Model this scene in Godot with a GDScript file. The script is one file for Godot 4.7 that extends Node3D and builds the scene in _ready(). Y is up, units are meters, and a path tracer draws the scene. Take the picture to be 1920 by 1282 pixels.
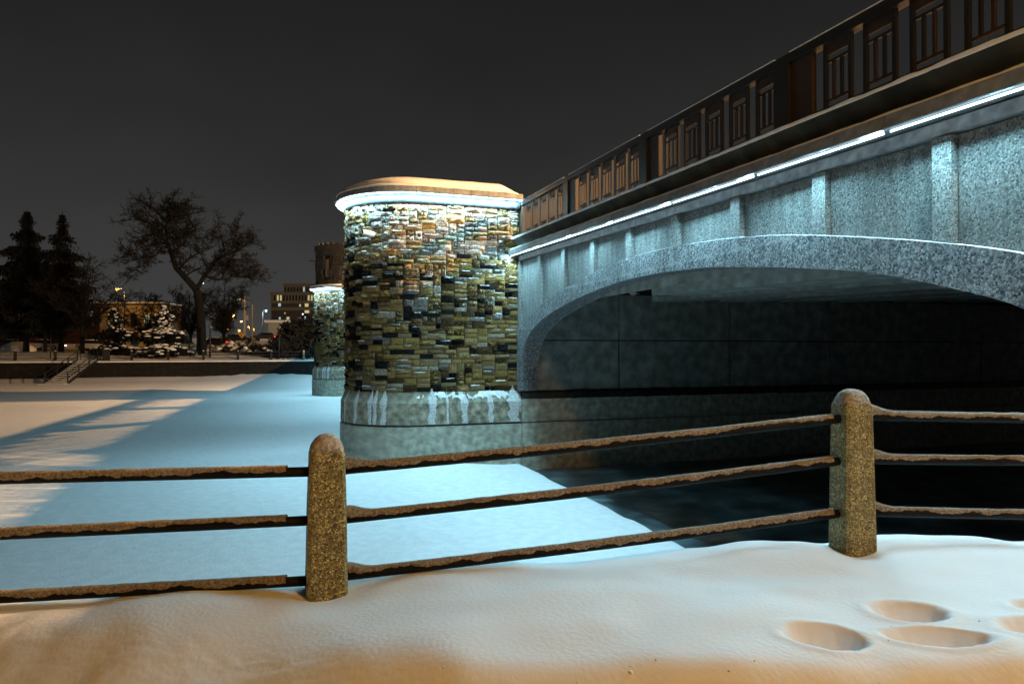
extends Node3D
# World axes: y up from the canal ice, +x along the bridge facade towards the near bank, +z out of the facade (up the canal).

const CAM := Vector3(19.0, 3.4, 6.5)
const FW := Vector3(-0.9504782, 0.0, -0.3107913)
const RT := Vector3(0.3107913, 0.0, -0.9504782)
const TCX := -2.07      # pier centre line
const TZC := 3.0        # where the pier's round nose begins
const TR := 1.95        # radius of the nose
const FARX := -33.2

var rng := RandomNumberGenerator.new()
var M := {}
var T := {}

# ---------------------------------------------------------------- mesh builder
class MB:
	var v := PackedVector3Array()
	var uvs := PackedVector2Array()
	var o := Vector3.ZERO
	func _init(origin := Vector3.ZERO) -> void:
		o = origin
	# corners counter-clockwise seen from outside
	func tri(a: Vector3, b: Vector3, c: Vector3) -> void:
		v.append(a); v.append(c); v.append(b)
	func quad(a: Vector3, b: Vector3, c: Vector3, d: Vector3) -> void:
		tri(a, b, c); tri(a, c, d)
	func box(c: Vector3, s: Vector3, b := Basis.IDENTITY) -> void:
		var h := s * 0.5
		var p: Array[Vector3] = []
		for i in 8:
			p.append(c + b * Vector3(h.x * (1 if i & 1 else -1), h.y * (1 if i & 2 else -1), h.z * (1 if i & 4 else -1)))
		quad(p[4], p[5], p[7], p[6]); quad(p[1], p[0], p[2], p[3])
		quad(p[5], p[1], p[3], p[7]); quad(p[0], p[4], p[6], p[2])
		quad(p[6], p[7], p[3], p[2]); quad(p[0], p[1], p[5], p[4])
	func bar(a: Vector3, b: Vector3, w: float, h: float, up := Vector3.UP) -> void:
		var d := (b - a)
		var z := d.normalized()
		var x := up.cross(z).normalized()
		var y := z.cross(x)
		box((a + b) * 0.5, Vector3(w, h, d.length()), Basis(x, y, z))
	func tube(pts: Array, r: Array, n := 8, caps := true) -> void:
		var rings: Array = []
		var ref := Vector3.UP
		var d0: Vector3 = (pts[1] - pts[0]).normalized()
		if absf(d0.dot(ref)) > 0.9:
			ref = Vector3(1, 0, 0.1).normalized()
		for i in pts.size():
			var d: Vector3
			if i == 0: d = pts[1] - pts[0]
			elif i == pts.size() - 1: d = pts[i] - pts[i - 1]
			else: d = (pts[i + 1] - pts[i]).normalized() + (pts[i] - pts[i - 1]).normalized()
			d = d.normalized()
			var x := ref.cross(d).normalized()
			var y := d.cross(x)
			ref = y
			var ring := PackedVector3Array()
			for k in n:
				var a := TAU * k / n
				ring.append(pts[i] + (x * cos(a) + y * sin(a)) * r[i])
			rings.append(ring)
		for i in pts.size() - 1:
			for k in n:
				var k2 := (k + 1) % n
				quad(rings[i][k], rings[i][k2], rings[i + 1][k2], rings[i + 1][k])
		if caps:
			for k in n:
				var k2 := (k + 1) % n
				tri(pts[0], rings[0][k2], rings[0][k])
				var e := pts.size() - 1
				tri(pts[e], rings[e][k], rings[e][k2])
	func lathe(prof: Array, n: int, at := Vector3.ZERO) -> void: # prof: Vector2(r, y) bottom to top
		for i in prof.size() - 1:
			for k in n:
				var a := TAU * k / n
				var b := TAU * (k + 1) / n
				var p: Vector2 = prof[i]
				var q: Vector2 = prof[i + 1]
				var A := at + Vector3(cos(a) * p.x, p.y, -sin(a) * p.x)
				var B := at + Vector3(cos(b) * p.x, p.y, -sin(b) * p.x)
				var C := at + Vector3(cos(b) * q.x, q.y, -sin(b) * q.x)
				var D := at + Vector3(cos(a) * q.x, q.y, -sin(a) * q.x)
				if p.x > 1e-5: tri(A, B, C)
				if q.x > 1e-5: tri(A, C, D)
	func blob(c: Vector3, s: Vector3, n := 8, m := 5, rough := 0.0, g: RandomNumberGenerator = null) -> void:
		var rows: Array = []
		for j in m + 1:
			var ph := PI * j / m - PI / 2
			var row := PackedVector3Array()
			for k in n:
				var a := TAU * k / n
				var w := 1.0 + (g.randf_range(-rough, rough) if g and j > 0 and j < m else 0.0)
				row.append(c + Vector3(cos(ph) * cos(a) * s.x, sin(ph) * s.y, -cos(ph) * sin(a) * s.z) * w)
			rows.append(row)
		for j in m:
			for k in n:
				var k2 := (k + 1) % n
				if j > 0: tri(rows[j][k], rows[j][k2], rows[j + 1][k2])
				if j < m - 1: tri(rows[j][k], rows[j + 1][k2], rows[j + 1][k])
	# grid of points rows x cols; outside is the side from which col runs right and row runs up
	func grid(rows: Array) -> void:
		for j in rows.size() - 1:
			var a: PackedVector3Array = rows[j]
			var b: PackedVector3Array = rows[j + 1]
			for k in a.size() - 1:
				quad(a[k], a[k + 1], b[k + 1], b[k])
	func mesh(smooth := false, into: ArrayMesh = null) -> ArrayMesh:
		var st := SurfaceTool.new()
		st.begin(Mesh.PRIMITIVE_TRIANGLES)
		st.set_smooth_group(0 if smooth else -1)
		for p in v:
			st.add_vertex(p - o)
		st.generate_normals()
		return st.commit(into)

# ---------------------------------------------------------------- nodes
func thing(called: String, label: String, category: String, at: Vector3, turn := 0.0, group := "") -> Node3D:
	var n := Node3D.new()
	n.name = called
	add_child(n, true)
	n.position = at
	n.rotation.y = turn
	tag(n, label, category, group)
	return n

func tag(n: Node3D, label: String, category: String, group := "") -> void:
	n.set_meta("label", label)
	n.set_meta("category", category)
	if group != "":
		n.set_meta("group", group)

func part(parent: Node3D, called: String, mesh: Mesh, m: Material, kind := "") -> MeshInstance3D:
	var n := MeshInstance3D.new()
	n.name = called
	n.mesh = mesh
	n.material_override = null
	if m:
		for i in mesh.get_surface_count():
			n.set_surface_override_material(i, m)
	if kind != "":
		n.set_meta("kind", kind)
	parent.add_child(n, true)
	return n

func struct(called: String, mesh: Mesh, m: Material, label: String) -> MeshInstance3D:
	var n := part(self, called, mesh, m, "structure")
	n.set_meta("label", label)
	return n

func copy(n: Node3D, at: Vector3, turn: float, label: String) -> Node3D:
	var c: Node3D = n.duplicate()
	add_child(c, true)
	c.position = at
	c.rotation.y = turn
	c.set_meta("label", label)
	return c

func R(a: float, b: float) -> float:
	return rng.randf_range(a, b)

# ---------------------------------------------------------------- textures and materials
func noise_img(seed_: int, kind: int, freq: float, size: int, oct := 4, ret := -1) -> Image:
	var n := FastNoiseLite.new()
	n.seed = seed_
	n.noise_type = kind
	n.frequency = freq
	n.fractal_octaves = oct
	if oct <= 1: n.fractal_type = FastNoiseLite.FRACTAL_NONE
	if ret >= 0: n.cellular_return_type = ret
	return n.get_seamless_image(size, size)

func grey_tex(img: Image, lo: float, hi: float, gamma := 1.0) -> ImageTexture:
	var d := img.get_data()
	var out := PackedByteArray()
	out.resize(d.size() * 3)
	var lut := PackedByteArray()
	for i in 256:
		var x := lo + (hi - lo) * pow(i / 255.0, gamma)
		lut.append(int(clampf(x, 0, 1) * 255))
	for i in d.size():
		var q := lut[d[i]]
		out[i * 3] = q; out[i * 3 + 1] = q; out[i * 3 + 2] = q
	return ImageTexture.create_from_image(Image.create_from_data(img.get_width(), img.get_height(), false, Image.FORMAT_RGB8, out))

# pebbles set in mortar: a colour per pebble, dark joints; the height map has domed pebbles
func pebble_tex(seed_: int, freq: float, size: int, ramp: Array, joint: Color) -> Array:
	var cv := noise_img(seed_, FastNoiseLite.TYPE_CELLULAR, freq, size, 1, FastNoiseLite.RETURN_CELL_VALUE).get_data()
	var ds := noise_img(seed_, FastNoiseLite.TYPE_CELLULAR, freq, size, 1, FastNoiseLite.RETURN_DISTANCE2_SUB).get_data()
	var col := PackedByteArray(); col.resize(cv.size() * 3)
	var hgt := PackedByteArray(); hgt.resize(cv.size() * 3)
	var lut: Array = []
	for i in 256:
		var f := i / 255.0 * (ramp.size() - 1.001)
		lut.append((ramp[int(f)] as Color).lerp(ramp[int(f) + 1], f - int(f)).linear_to_srgb())
	var js := joint.linear_to_srgb()
	for i in cv.size():
		var e := clampf(ds[i] / 255.0 * 4.5, 0, 1)
		var c: Color = js.lerp(lut[cv[i]], smoothstep(0.1, 0.45, e))
		col[i * 3] = int(c.r * 255); col[i * 3 + 1] = int(c.g * 255); col[i * 3 + 2] = int(c.b * 255)
		var h := int(255 * sqrt(e) * (0.55 + 0.45 * cv[i] / 255.0))
		hgt[i * 3] = h; hgt[i * 3 + 1] = h; hgt[i * 3 + 2] = h
	return [ImageTexture.create_from_image(Image.create_from_data(size, size, false, Image.FORMAT_RGB8, col)),
		ImageTexture.create_from_image(Image.create_from_data(size, size, false, Image.FORMAT_RGB8, hgt))]

func mat(c: Color, rough := 0.9, tex: Texture2D = null, scale := 1.0, bump: Texture2D = null, depth := 0.5, metal := 0.0) -> StandardMaterial3D:
	var m := StandardMaterial3D.new()
	m.albedo_color = c.linear_to_srgb()
	m.roughness = rough
	m.metallic = metal
	if tex or bump:
		m.uv1_triplanar = true
		m.uv1_world_triplanar = true
		m.uv1_scale = Vector3.ONE * scale
	if tex: m.albedo_texture = tex
	if bump:
		m.heightmap_enabled = true
		m.heightmap_texture = bump
		m.heightmap_scale = depth
	return m

func glow(c: Color, e: float) -> StandardMaterial3D:
	var m := StandardMaterial3D.new()
	m.albedo_color = Color(0.6, 0.6, 0.6)
	m.emission_enabled = true
	m.emission = c.linear_to_srgb()
	m.emission_energy_multiplier = e
	return m

const LED := Color(0.39, 0.80, 1.0)
const LED_E := 20.0
const SODIUM := Color(1.0, 0.50, 0.13)
const COOL := Color(0.62, 0.86, 1.0)

# low cloud lit from below by the town: brightest near the horizon, strongest over the far end of the bridge
func night_sky() -> ImageTexture:
	var w := 768
	var h := 384
	var cl := FastNoiseLite.new()
	cl.seed = 8
	cl.frequency = 1.0
	cl.fractal_octaves = 4
	var im := Image.create(w, h, false, Image.FORMAT_RGBF)
	for j in h:
		var el := PI / 2 - PI * (j + .5) / h
		for i in w:
			var az := TAU * ((i + .5) / w - .5)
			var d := Vector3(cos(el) * sin(az), sin(el), -cos(el) * cos(az))
			var y := maxf(d.y, 0.0)
			var town := 0.66 + 0.46 * exp(-pow(acos(clampf(Vector3(d.x, 0, d.z).normalized().dot(Vector3(-.97, 0, -.24)), -1, 1)) / .55, 2))
			var v := 0.0045 + 0.080 * pow(1.0 - y, 2.9) * town
			v *= 1.0 + 0.16 * cl.get_noise_3d(d.x * 1.6 / (y + .35), 3.0, d.z * 1.6 / (y + .35)) + .05 * cl.get_noise_3d(d.x * 7.0, d.y * 9.0, d.z * 7.0)
			if el < 0: v = .02
			im.set_pixel(i, j, Color(v * .985, v, v * .975))
	return ImageTexture.create_from_image(im)

func make_materials() -> void:
	var SM := FastNoiseLite.TYPE_SIMPLEX_SMOOTH
	var soft := noise_img(3, SM, 0.012, 512, 5)
	var fine := noise_img(5, SM, 0.08, 512, 4)
	var rocky := noise_img(9, SM, 0.03, 512, 5)
	T.soft = grey_tex(soft, 0.62, 1.0)
	T.mottle = grey_tex(noise_img(61, SM, 0.016, 512, 6), 0.4, 1.0)
	T.stain = grey_tex(soft, 0.25, 1.0, 1.3)
	T.rock = grey_tex(rocky, 0.32, 1.0, 0.9)
	T.fine = grey_tex(fine, 0.0, 1.0)
	T.rock_h = grey_tex(rocky, 0.0, 1.0)
	T.snowy = grey_tex(noise_img(21, SM, 0.02, 512, 3), 0.93, 1.0)
	var peb := pebble_tex(31, 0.055, 768, [Color(.05, .053, .05), Color(.20, .21, .19), Color(.33, .34, .31), Color(.13, .135, .13), Color(.46, .46, .42)], Color(.075, .08, .075))
	var peb2 := pebble_tex(37, 0.05, 768, [Color(.02, .02, .025), Color(.20, .21, .22), Color(.46, .47, .48), Color(.08, .085, .09), Color(.62, .62, .62), Color(.03, .03, .03)], Color(.045, .045, .05))
	var peb3 := pebble_tex(41, 0.06, 768, [Color(.045, .034, .010), Color(.44, .36, .11), Color(.16, .125, .035), Color(.95, .82, .36), Color(.07, .055, .015), Color(.52, .42, .13)], Color(.012, .009, .004))
	M.spandrel = mat(Color.WHITE, 0.85, peb[0], 1.0 / 0.75, peb[1], 1.6)
	M.ring = mat(Color.WHITE, 0.8, peb2[0], 1.0 / 0.9, peb2[1], 3.0)
	M.post = mat(Color.WHITE, 0.55, peb3[0], 1.0 / 0.40, peb3[1], 0.7)
	T.streak = grey_tex(noise_img(67, SM, 0.02, 512, 5), 0.72, 1.0, 0.8)
	for q in [M.spandrel, M.ring]:
		q.detail_enabled = true
		q.detail_albedo = T.streak
		q.detail_blend_mode = BaseMaterial3D.BLEND_MODE_MUL
		q.detail_uv_layer = BaseMaterial3D.DETAIL_UV_2
		q.uv2_triplanar = true
		q.uv2_world_triplanar = true
		q.uv2_scale = Vector3(.55, .07, .55)
	M.pilaster = mat(Color(.85, .85, .85), 0.85, peb[0], 1.0 / 0.75, peb[1], 0.8)
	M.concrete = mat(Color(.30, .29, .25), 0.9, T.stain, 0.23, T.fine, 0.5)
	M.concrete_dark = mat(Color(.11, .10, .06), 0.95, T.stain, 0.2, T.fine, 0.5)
	M.wall_panel = mat(Color(.36, .36, .33), 0.9, T.soft, 0.28, T.fine, 0.4)
	M.dark_band = mat(Color(.03, .03, .028), 0.6, T.stain, 0.5, T.rock_h, 2.0)  # near black, for the ledge, the groove and the pier core
	M.plinth = mat(Color(.52, .47, .34), 0.85, T.mottle, 0.42, T.fine, 0.5)
	M.plinth_low = mat(Color(.52, .52, .42), 0.85, T.soft, 0.5, T.rock_h, 0.9)
	M.girder = mat(Color(.42, .42, .39), 0.9, T.soft, 0.3, T.fine, 0.4)
	M.mortar = mat(Color(.15, .135, .095), 0.95, T.rock, 0.8, T.fine, 0.6)
	M.metal = mat(Color(.36, .385, .40), 0.5, T.soft, 0.7, null, 0, 0.1)
	M.plate = mat(Color(.06, .065, .07), 0.6, T.soft, 1.2)
	M.dark_metal = mat(Color(.012, .011, .011), 0.45)
	M.lamplit_metal = mat(Color(.042, .019, .009), 0.6, T.soft, 1.5)  # dark grey railing metal, amber lamp light put into its colour
	M.snow = mat(Color(.86, .87, .88), 0.85, T.snowy, 0.3, T.fine, 0.35)
	M.snow_far = mat(Color(.84, .85, .86), 0.9)
	M.bank_snow = mat(Color(.86, .87, .885), 0.8, T.snowy, 0.6, grey_tex(noise_img(77, SM, 0.11, 2048, 4), 0, 1), 0.24)
	M.bank_snow.uv1_scale = Vector3.ONE * 0.125 # one repeat is 8 m, its seams lie outside the trodden part
	M.bank_snow.uv1_offset = Vector3(-1.625, 0.2, -0.14)
	M.bank_snow.albedo_texture = null
	M.lamplit_snow = mat(Color(.76, .71, .62), 0.85, T.rock, 2.0, T.fine, 0.4)  # post cap snow with the amber lamp light put into its colour
	M.lamplit_crust = mat(Color(.58, .47, .33), 0.8, T.rock, 3.0, T.fine, 0.5)  # rail snow, browned in colour to carry the amber lamp light
	M.rail = mat(Color(.012, .013, .015), 0.65, T.rock, 2.0)
	M.rail.metallic_specular = 0.3
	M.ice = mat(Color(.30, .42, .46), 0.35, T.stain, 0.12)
	M.streak = mat(Color(.80, .82, .82), 0.45, T.soft, 2.0, T.rock_h, 0.6)
	M.tube = glow(LED.lerp(Color.WHITE, 0.45), 4.5)
	M.bark = mat(Color(.0060, .0050, .0046), 0.95, T.rock, 0.7, T.rock_h, 2.0)
	M.twig = mat(Color(.0050, .0042, .0038), 0.95)
	M.needles = mat(Color(.0055, .0075, .0052), 0.9)
	M.evergreen = mat(Color(.0045, .006, .004), 0.9)
	M.stone_dark = mat(Color(.075, .068, .058), 0.95, T.rock, 0.5, T.rock_h, 2.0)
	M.far_post = mat(Color(.016, .015, .014), 0.9)
	M.brick = mat(Color(.085, .026, .016), 0.95, T.soft, 0.6)
	M.tan_wall = mat(Color(.42, .33, .20), 0.95, T.soft, 0.6)
	M.window_dark = mat(Color(.01, .01, .012), 0.15)
	M.window_lit = glow(Color(.85, .95, .60), 0.42)
	M.window_warm = glow(Color(1.0, .86, .42), 0.5)
	M.window_cool = glow(Color(.72, .92, 1.0), 0.5)
	M.lamp_sodium = glow(Color(1.0, .46, .09), 2.4)
	M.lamp_cool = glow(Color(.62, .92, 1.0), 2.6)
	M.lamp_off = mat(Color(.14, .12, .09), 0.4)
	M.office = mat(Color(.22, .215, .17), 0.9)
	M.office_dark = mat(Color(.06, .06, .065), 0.6)
	M.pole_pale = mat(Color(.5, .5, .47), 0.8)
	M.pole_yellow = mat(Color(.42, .30, .12), 0.7)
	M.sign_yellow = mat(Color(.85, .48, .02), 0.6)
	M.slush = mat(Color(.13, .125, .12), 0.9, T.soft, 0.3)
	M.wall_far = mat(Color(.017, .016, .012), 0.95, T.stain, 0.2)
	M.asphalt = mat(Color(.30, .30, .30), 0.95, T.soft, 0.2)
	M.tyre = mat(Color(.012, .012, .012), 0.9)
	M.tail = glow(Color(1.0, .04, .02), 4.0)
	M.head = glow(Color(.75, .9, 1.0), 6.0)
	M.car_glass = mat(Color(.015, .017, .02), 0.1)
	M.bird = mat(Color(.72, .75, .78), 0.8)
	M.bird_dark = mat(Color(.10, .10, .11), 0.8)
	M.wood = mat(Color(.10, .085, .06), 0.9)
	M.pane = StandardMaterial3D.new()
	var stone_cols := [Color(.56, .53, .42), Color(.43, .31, .11), Color(.42, .33, .15), Color(.34, .33, .30), Color(.018, .018, .02), Color(.13, .09, .04), Color(.52, .38, .17), Color(.28, .22, .13), Color(.44, .36, .2), Color(.03, .028, .025)]
	for i in stone_cols.size():
		M["stone%d" % i] = mat(Color(stone_cols[i].r * 1.24, stone_cols[i].g * 1.08, stone_cols[i].b * 1.0), 1.0, T.rock, 1.9 + 0.2 * i, T.rock_h, 3.2)
		M["stone%d" % i].metallic_specular = 0.25

# bridge grade: rises from the bank to a crest over the middle of the canal
func gr(x: float) -> float:
	if x >= 0.0: return -0.0306 * x
	if x > -34.0: return -0.0306 * x * (1.0 + x / 34.0)
	return 0.0306 * (x + 34.0)

func extrude_x(prof: Array, x0: float, x1: float, origin: Vector3, closed := true, n := -1) -> MB:
	# prof: Vector2(z, y), listed counter-clockwise seen from +x
	var mb := MB.new(origin)
	if n < 0: n = maxi(1, int((x1 - x0) / 1.1))
	var count := prof.size() if closed else prof.size() - 1
	for i in n:
		var a := lerpf(x0, x1, float(i) / n)
		var b := lerpf(x0, x1, float(i + 1) / n)
		for k in count:
			var p: Vector2 = prof[k]
			var q: Vector2 = prof[(k + 1) % prof.size()]
			mb.quad(Vector3(a, p.y + gr(a), p.x), Vector3(b, p.y + gr(b), p.x), Vector3(b, q.y + gr(b), q.x), Vector3(a, q.y + gr(a), q.x))
	if closed:
		var c := Vector2.ZERO
		for p in prof: c += p
		c /= prof.size()
		for k in prof.size():
			var p: Vector2 = prof[k]
			var q: Vector2 = prof[(k + 1) % prof.size()]
			mb.tri(Vector3(x1, c.y + gr(x1), c.x), Vector3(x1, q.y + gr(x1), q.x), Vector3(x1, p.y + gr(x1), p.x))
			mb.tri(Vector3(x0, c.y + gr(x0), c.x), Vector3(x0, p.y + gr(x0), p.x), Vector3(x0, q.y + gr(x0), q.x))
	return mb

func curve_at(pts: Array, x: float) -> float: # Catmull-Rom through (x, y) points sorted by x
	var n := pts.size()
	if x <= pts[0].x: return pts[0].y
	if x >= pts[n - 1].x: return pts[n - 1].y
	var i := 0
	while pts[i + 1].x < x: i += 1
	var p1: Vector2 = pts[i]
	var p2: Vector2 = pts[i + 1]
	var m1: float = (p2.y - p1.y) / (p2.x - p1.x)
	var s0: float = m1 if i == 0 else 0.5 * (m1 + (p1.y - pts[i - 1].y) / (p1.x - pts[i - 1].x))
	var s1: float = m1 if i + 2 >= n else 0.5 * (m1 + (pts[i + 2].y - p2.y) / (pts[i + 2].x - p2.x))
	var h := p2.x - p1.x
	var t := (x - p1.x) / h
	return p1.y * (2*t*t*t - 3*t*t + 1) + h * s0 * (t*t*t - 2*t*t + t) + p2.y * (3*t*t - 2*t*t*t) + h * s1 * (t*t*t - t*t)

func area_light(parent: Node3D, at: Vector3, along: Vector3, dir: Vector3, size: Vector2, e: float, c: Color) -> void:
	var l := AreaLight3D.new()
	l.name = "light_source"
	l.area_size = size
	l.area_normalize_energy = true
	l.light_color = c.linear_to_srgb()
	l.light_energy = e
	l.shadow_enabled = true
	l.set("area_range", 90.0)
	var z := -dir.normalized()
	var x := (along - z * along.dot(z)).normalized()
	l.transform = Transform3D(Basis(x, z.cross(x), z), at)
	parent.add_child(l, true)

func omni(parent: Node3D, at: Vector3, e: float, c: Color, size := 0.12) -> void:
	var l := OmniLight3D.new()
	l.name = "light_source"
	l.position = at
	l.light_color = c.linear_to_srgb()
	l.light_energy = e
	l.light_size = size
	l.omni_range = 120.0
	l.omni_attenuation = 2.0
	l.shadow_enabled = true
	parent.add_child(l, true)

# ---------------------------------------------------------------- scene
func _ready() -> void:
	rng.seed = 4242
	var cam := Camera3D.new()
	cam.name = "camera"
	cam.fov = 53.93
	cam.near = 0.05
	cam.far = 900.0
	cam.position = CAM
	cam.basis = Basis(RT, Vector3.UP, -FW) * Basis(Vector3.RIGHT, atan(14.0 / 1260.0))
	add_child(cam)
	cam.current = true

	var env := Environment.new()
	env.background_mode = Environment.BG_SKY
	var sky := Sky.new()
	var sm := PanoramaSkyMaterial.new()
	sm.panorama = night_sky()
	sky.sky_material = sm
	env.sky = sky
	env.background_energy_multiplier = 1.0
	env.tonemap_mode = Environment.TONE_MAPPER_LINEAR
	env.tonemap_exposure = 1.0
	env.sdfgi_enabled = true
	env.ssao_enabled = true
	env.ssil_enabled = true
	var we := WorldEnvironment.new()
	we.name = "environment"
	we.environment = env
	add_child(we)

	make_materials()
	lamps_out_of_frame()
	ground()
	bridge()
	railings()
	towers()
	near_fence()
	far_bank()
	trees()
	buildings()
	street()

# ---------------------------------------------------------------- lamps
func lamp_post(label: String, base: Vector3, height: float, arm: Vector3, m_pole: Material, m_lamp: Material, c: Color, e: float, group := "", globe := false) -> Node3D:
	var t := thing("street_lamp", label, "street lamp", base, 0.0, group)
	var p := MB.new()
	p.tube([Vector3.ZERO, Vector3(0, height * 0.5, 0), Vector3(0, height, 0)], [0.11, 0.085, 0.06], 8)
	part(t, "pole", p.mesh(true), m_pole)
	var head := Vector3(0, height, 0) + arm
	if arm.length() > 0.01:
		var a := MB.new()
		a.tube([Vector3(0, height - 0.3, 0), Vector3(0, height, 0) + arm * 0.35 + Vector3(0, 0.12, 0), head + Vector3(0, 0.1, 0)], [0.05, 0.04, 0.04], 6)
		part(t, "arm", a.mesh(true), m_pole)
	if globe:
		var g := MB.new()
		g.blob(head + Vector3(0, 0.2, 0), Vector3(.2, .2, .2), 12, 8)
		part(t, "globe", g.mesh(true), m_lamp)
	else:
		var h := MB.new()
		h.blob(head + Vector3(0, 0.19, 0), Vector3(.28, .06, .28), 10, 5)
		part(t, "lamp_housing", h.mesh(true), M.dark_metal)
		var b := MB.new()
		b.blob(head - Vector3(0, 0.06, 0), Vector3(.245, .225, .245), 12, 8)
		part(t, "lamp_bulb", b.mesh(true), m_lamp)
	if e > 0.0:
		omni(t, head - Vector3(0, 0.06, 0), e, c, 0.1)
	return t

func lamps_out_of_frame() -> void:
	# the lamps whose light the photograph shows: on the bridge deck and on the path behind the photographer
	lamp_post("tall street lamp on the bridge deck above the near arch", Vector3(9.0, 6.2, -10.4), 6.5, Vector3.ZERO, M.dark_metal, M.lamp_sodium, SODIUM.lerp(Color.WHITE, .14), 2600.0, "lamps along the bridge deck")
	lamp_post("tall street lamp on the bridge deck by the far pier", Vector3(-30.0, 6.5, -10.4), 6.5, Vector3.ZERO, M.dark_metal, M.lamp_sodium, SODIUM.lerp(Color.WHITE, .14), 3400.0, "lamps along the bridge deck")
	lamp_post("path lamp on the near bank behind the snow ridge", Vector3(23.5, 1.6, 2.6), 7.6, Vector3.ZERO, M.dark_metal, M.lamp_sodium, Color(1.0, 0.49, 0.09), 122.0)

# ---------------------------------------------------------------- ground
var gn := FastNoiseLite.new()

func heightfield(xs: Array, zs: Array, f: Callable) -> ArrayMesh:
	var nx := xs.size()
	var nz := zs.size()
	var V := PackedVector3Array()
	V.resize(nx * nz)
	for j in nz:
		for i in nx:
			V[j * nx + i] = f.call(xs[i], zs[j])
	var N := PackedVector3Array()
	N.resize(nx * nz)
	for j in nz:
		for i in nx:
			var a := V[j * nx + maxi(i - 1, 0)]
			var b := V[j * nx + mini(i + 1, nx - 1)]
			var c := V[maxi(j - 1, 0) * nx + i]
			var d := V[mini(j + 1, nz - 1) * nx + i]
			var n := (d - c).cross(b - a).normalized()
			N[j * nx + i] = n if n.y >= 0 else -n
	var I := PackedInt32Array()
	for j in nz - 1:
		for i in nx - 1:
			var a := j * nx + i
			I.append_array([a, a + 1, a + nx, a + 1, a + nx + 1, a + nx])
	var arr: Array = []
	arr.resize(Mesh.ARRAY_MAX)
	arr[Mesh.ARRAY_VERTEX] = V
	arr[Mesh.ARRAY_NORMAL] = N
	arr[Mesh.ARRAY_INDEX] = I
	var m := ArrayMesh.new()
	m.add_surface_from_arrays(Mesh.PRIMITIVE_TRIANGLES, arr)
	return m

func steps(spec: Array) -> Array: # [start, end, step, end, step, ...]
	var out: Array = [spec[0]]
	var i := 1
	while i < spec.size():
		var a: float = out[out.size() - 1]
		var n := maxi(1, int(round((spec[i] - a) / spec[i + 1])))
		for k in n: out.append(lerpf(a, spec[i], float(k + 1) / n))
		i += 2
	return out

func canal_snow(x: float, z: float) -> Vector3:
	var y := 0.035 * gn.get_noise_2d(x * 6.0, z * 9.0) + 0.02 * gn.get_noise_2d(x * 25.0, z * 30.0 + 400.0)
	y += 0.27 * exp(-(pow(x - 0.15, 2) / 0.9 + pow(z - 2.9, 2) / 1.6))
	y += 0.16 * exp(-(pow(x + 2.0, 2) / 8.0 + pow(z - 5.2, 2) / 0.8))
	y += (0.30 + 0.12 * gn.get_noise_2d(0.0, z * 12.0)) * smoothstep(-61.0, -65.2, x)
	y += 0.25 * exp(-pow((z - 9.5) / 4.0, 2)) * smoothstep(-56.0, -62.0, x)
	var edge := 0.10 * gn.get_noise_2d(x * 14.0, 77.0) + 0.05 * gn.get_noise_2d(x * 60.0, 7.0)
	y -= 0.30 * smoothstep(0.10 + edge, -0.35 + edge, z)
	return Vector3(x, y, z)

func fence_x(z: float) -> float:
	return curve_at([Vector2(-2.0, 16.4), Vector2(1.84, 15.79), Vector2(2.94, 15.43), Vector2(6.31, 14.96), Vector2(8.02, 14.64), Vector2(12.0, 13.9), Vector2(40.0, 8.7)], z)

var prints := []

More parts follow.
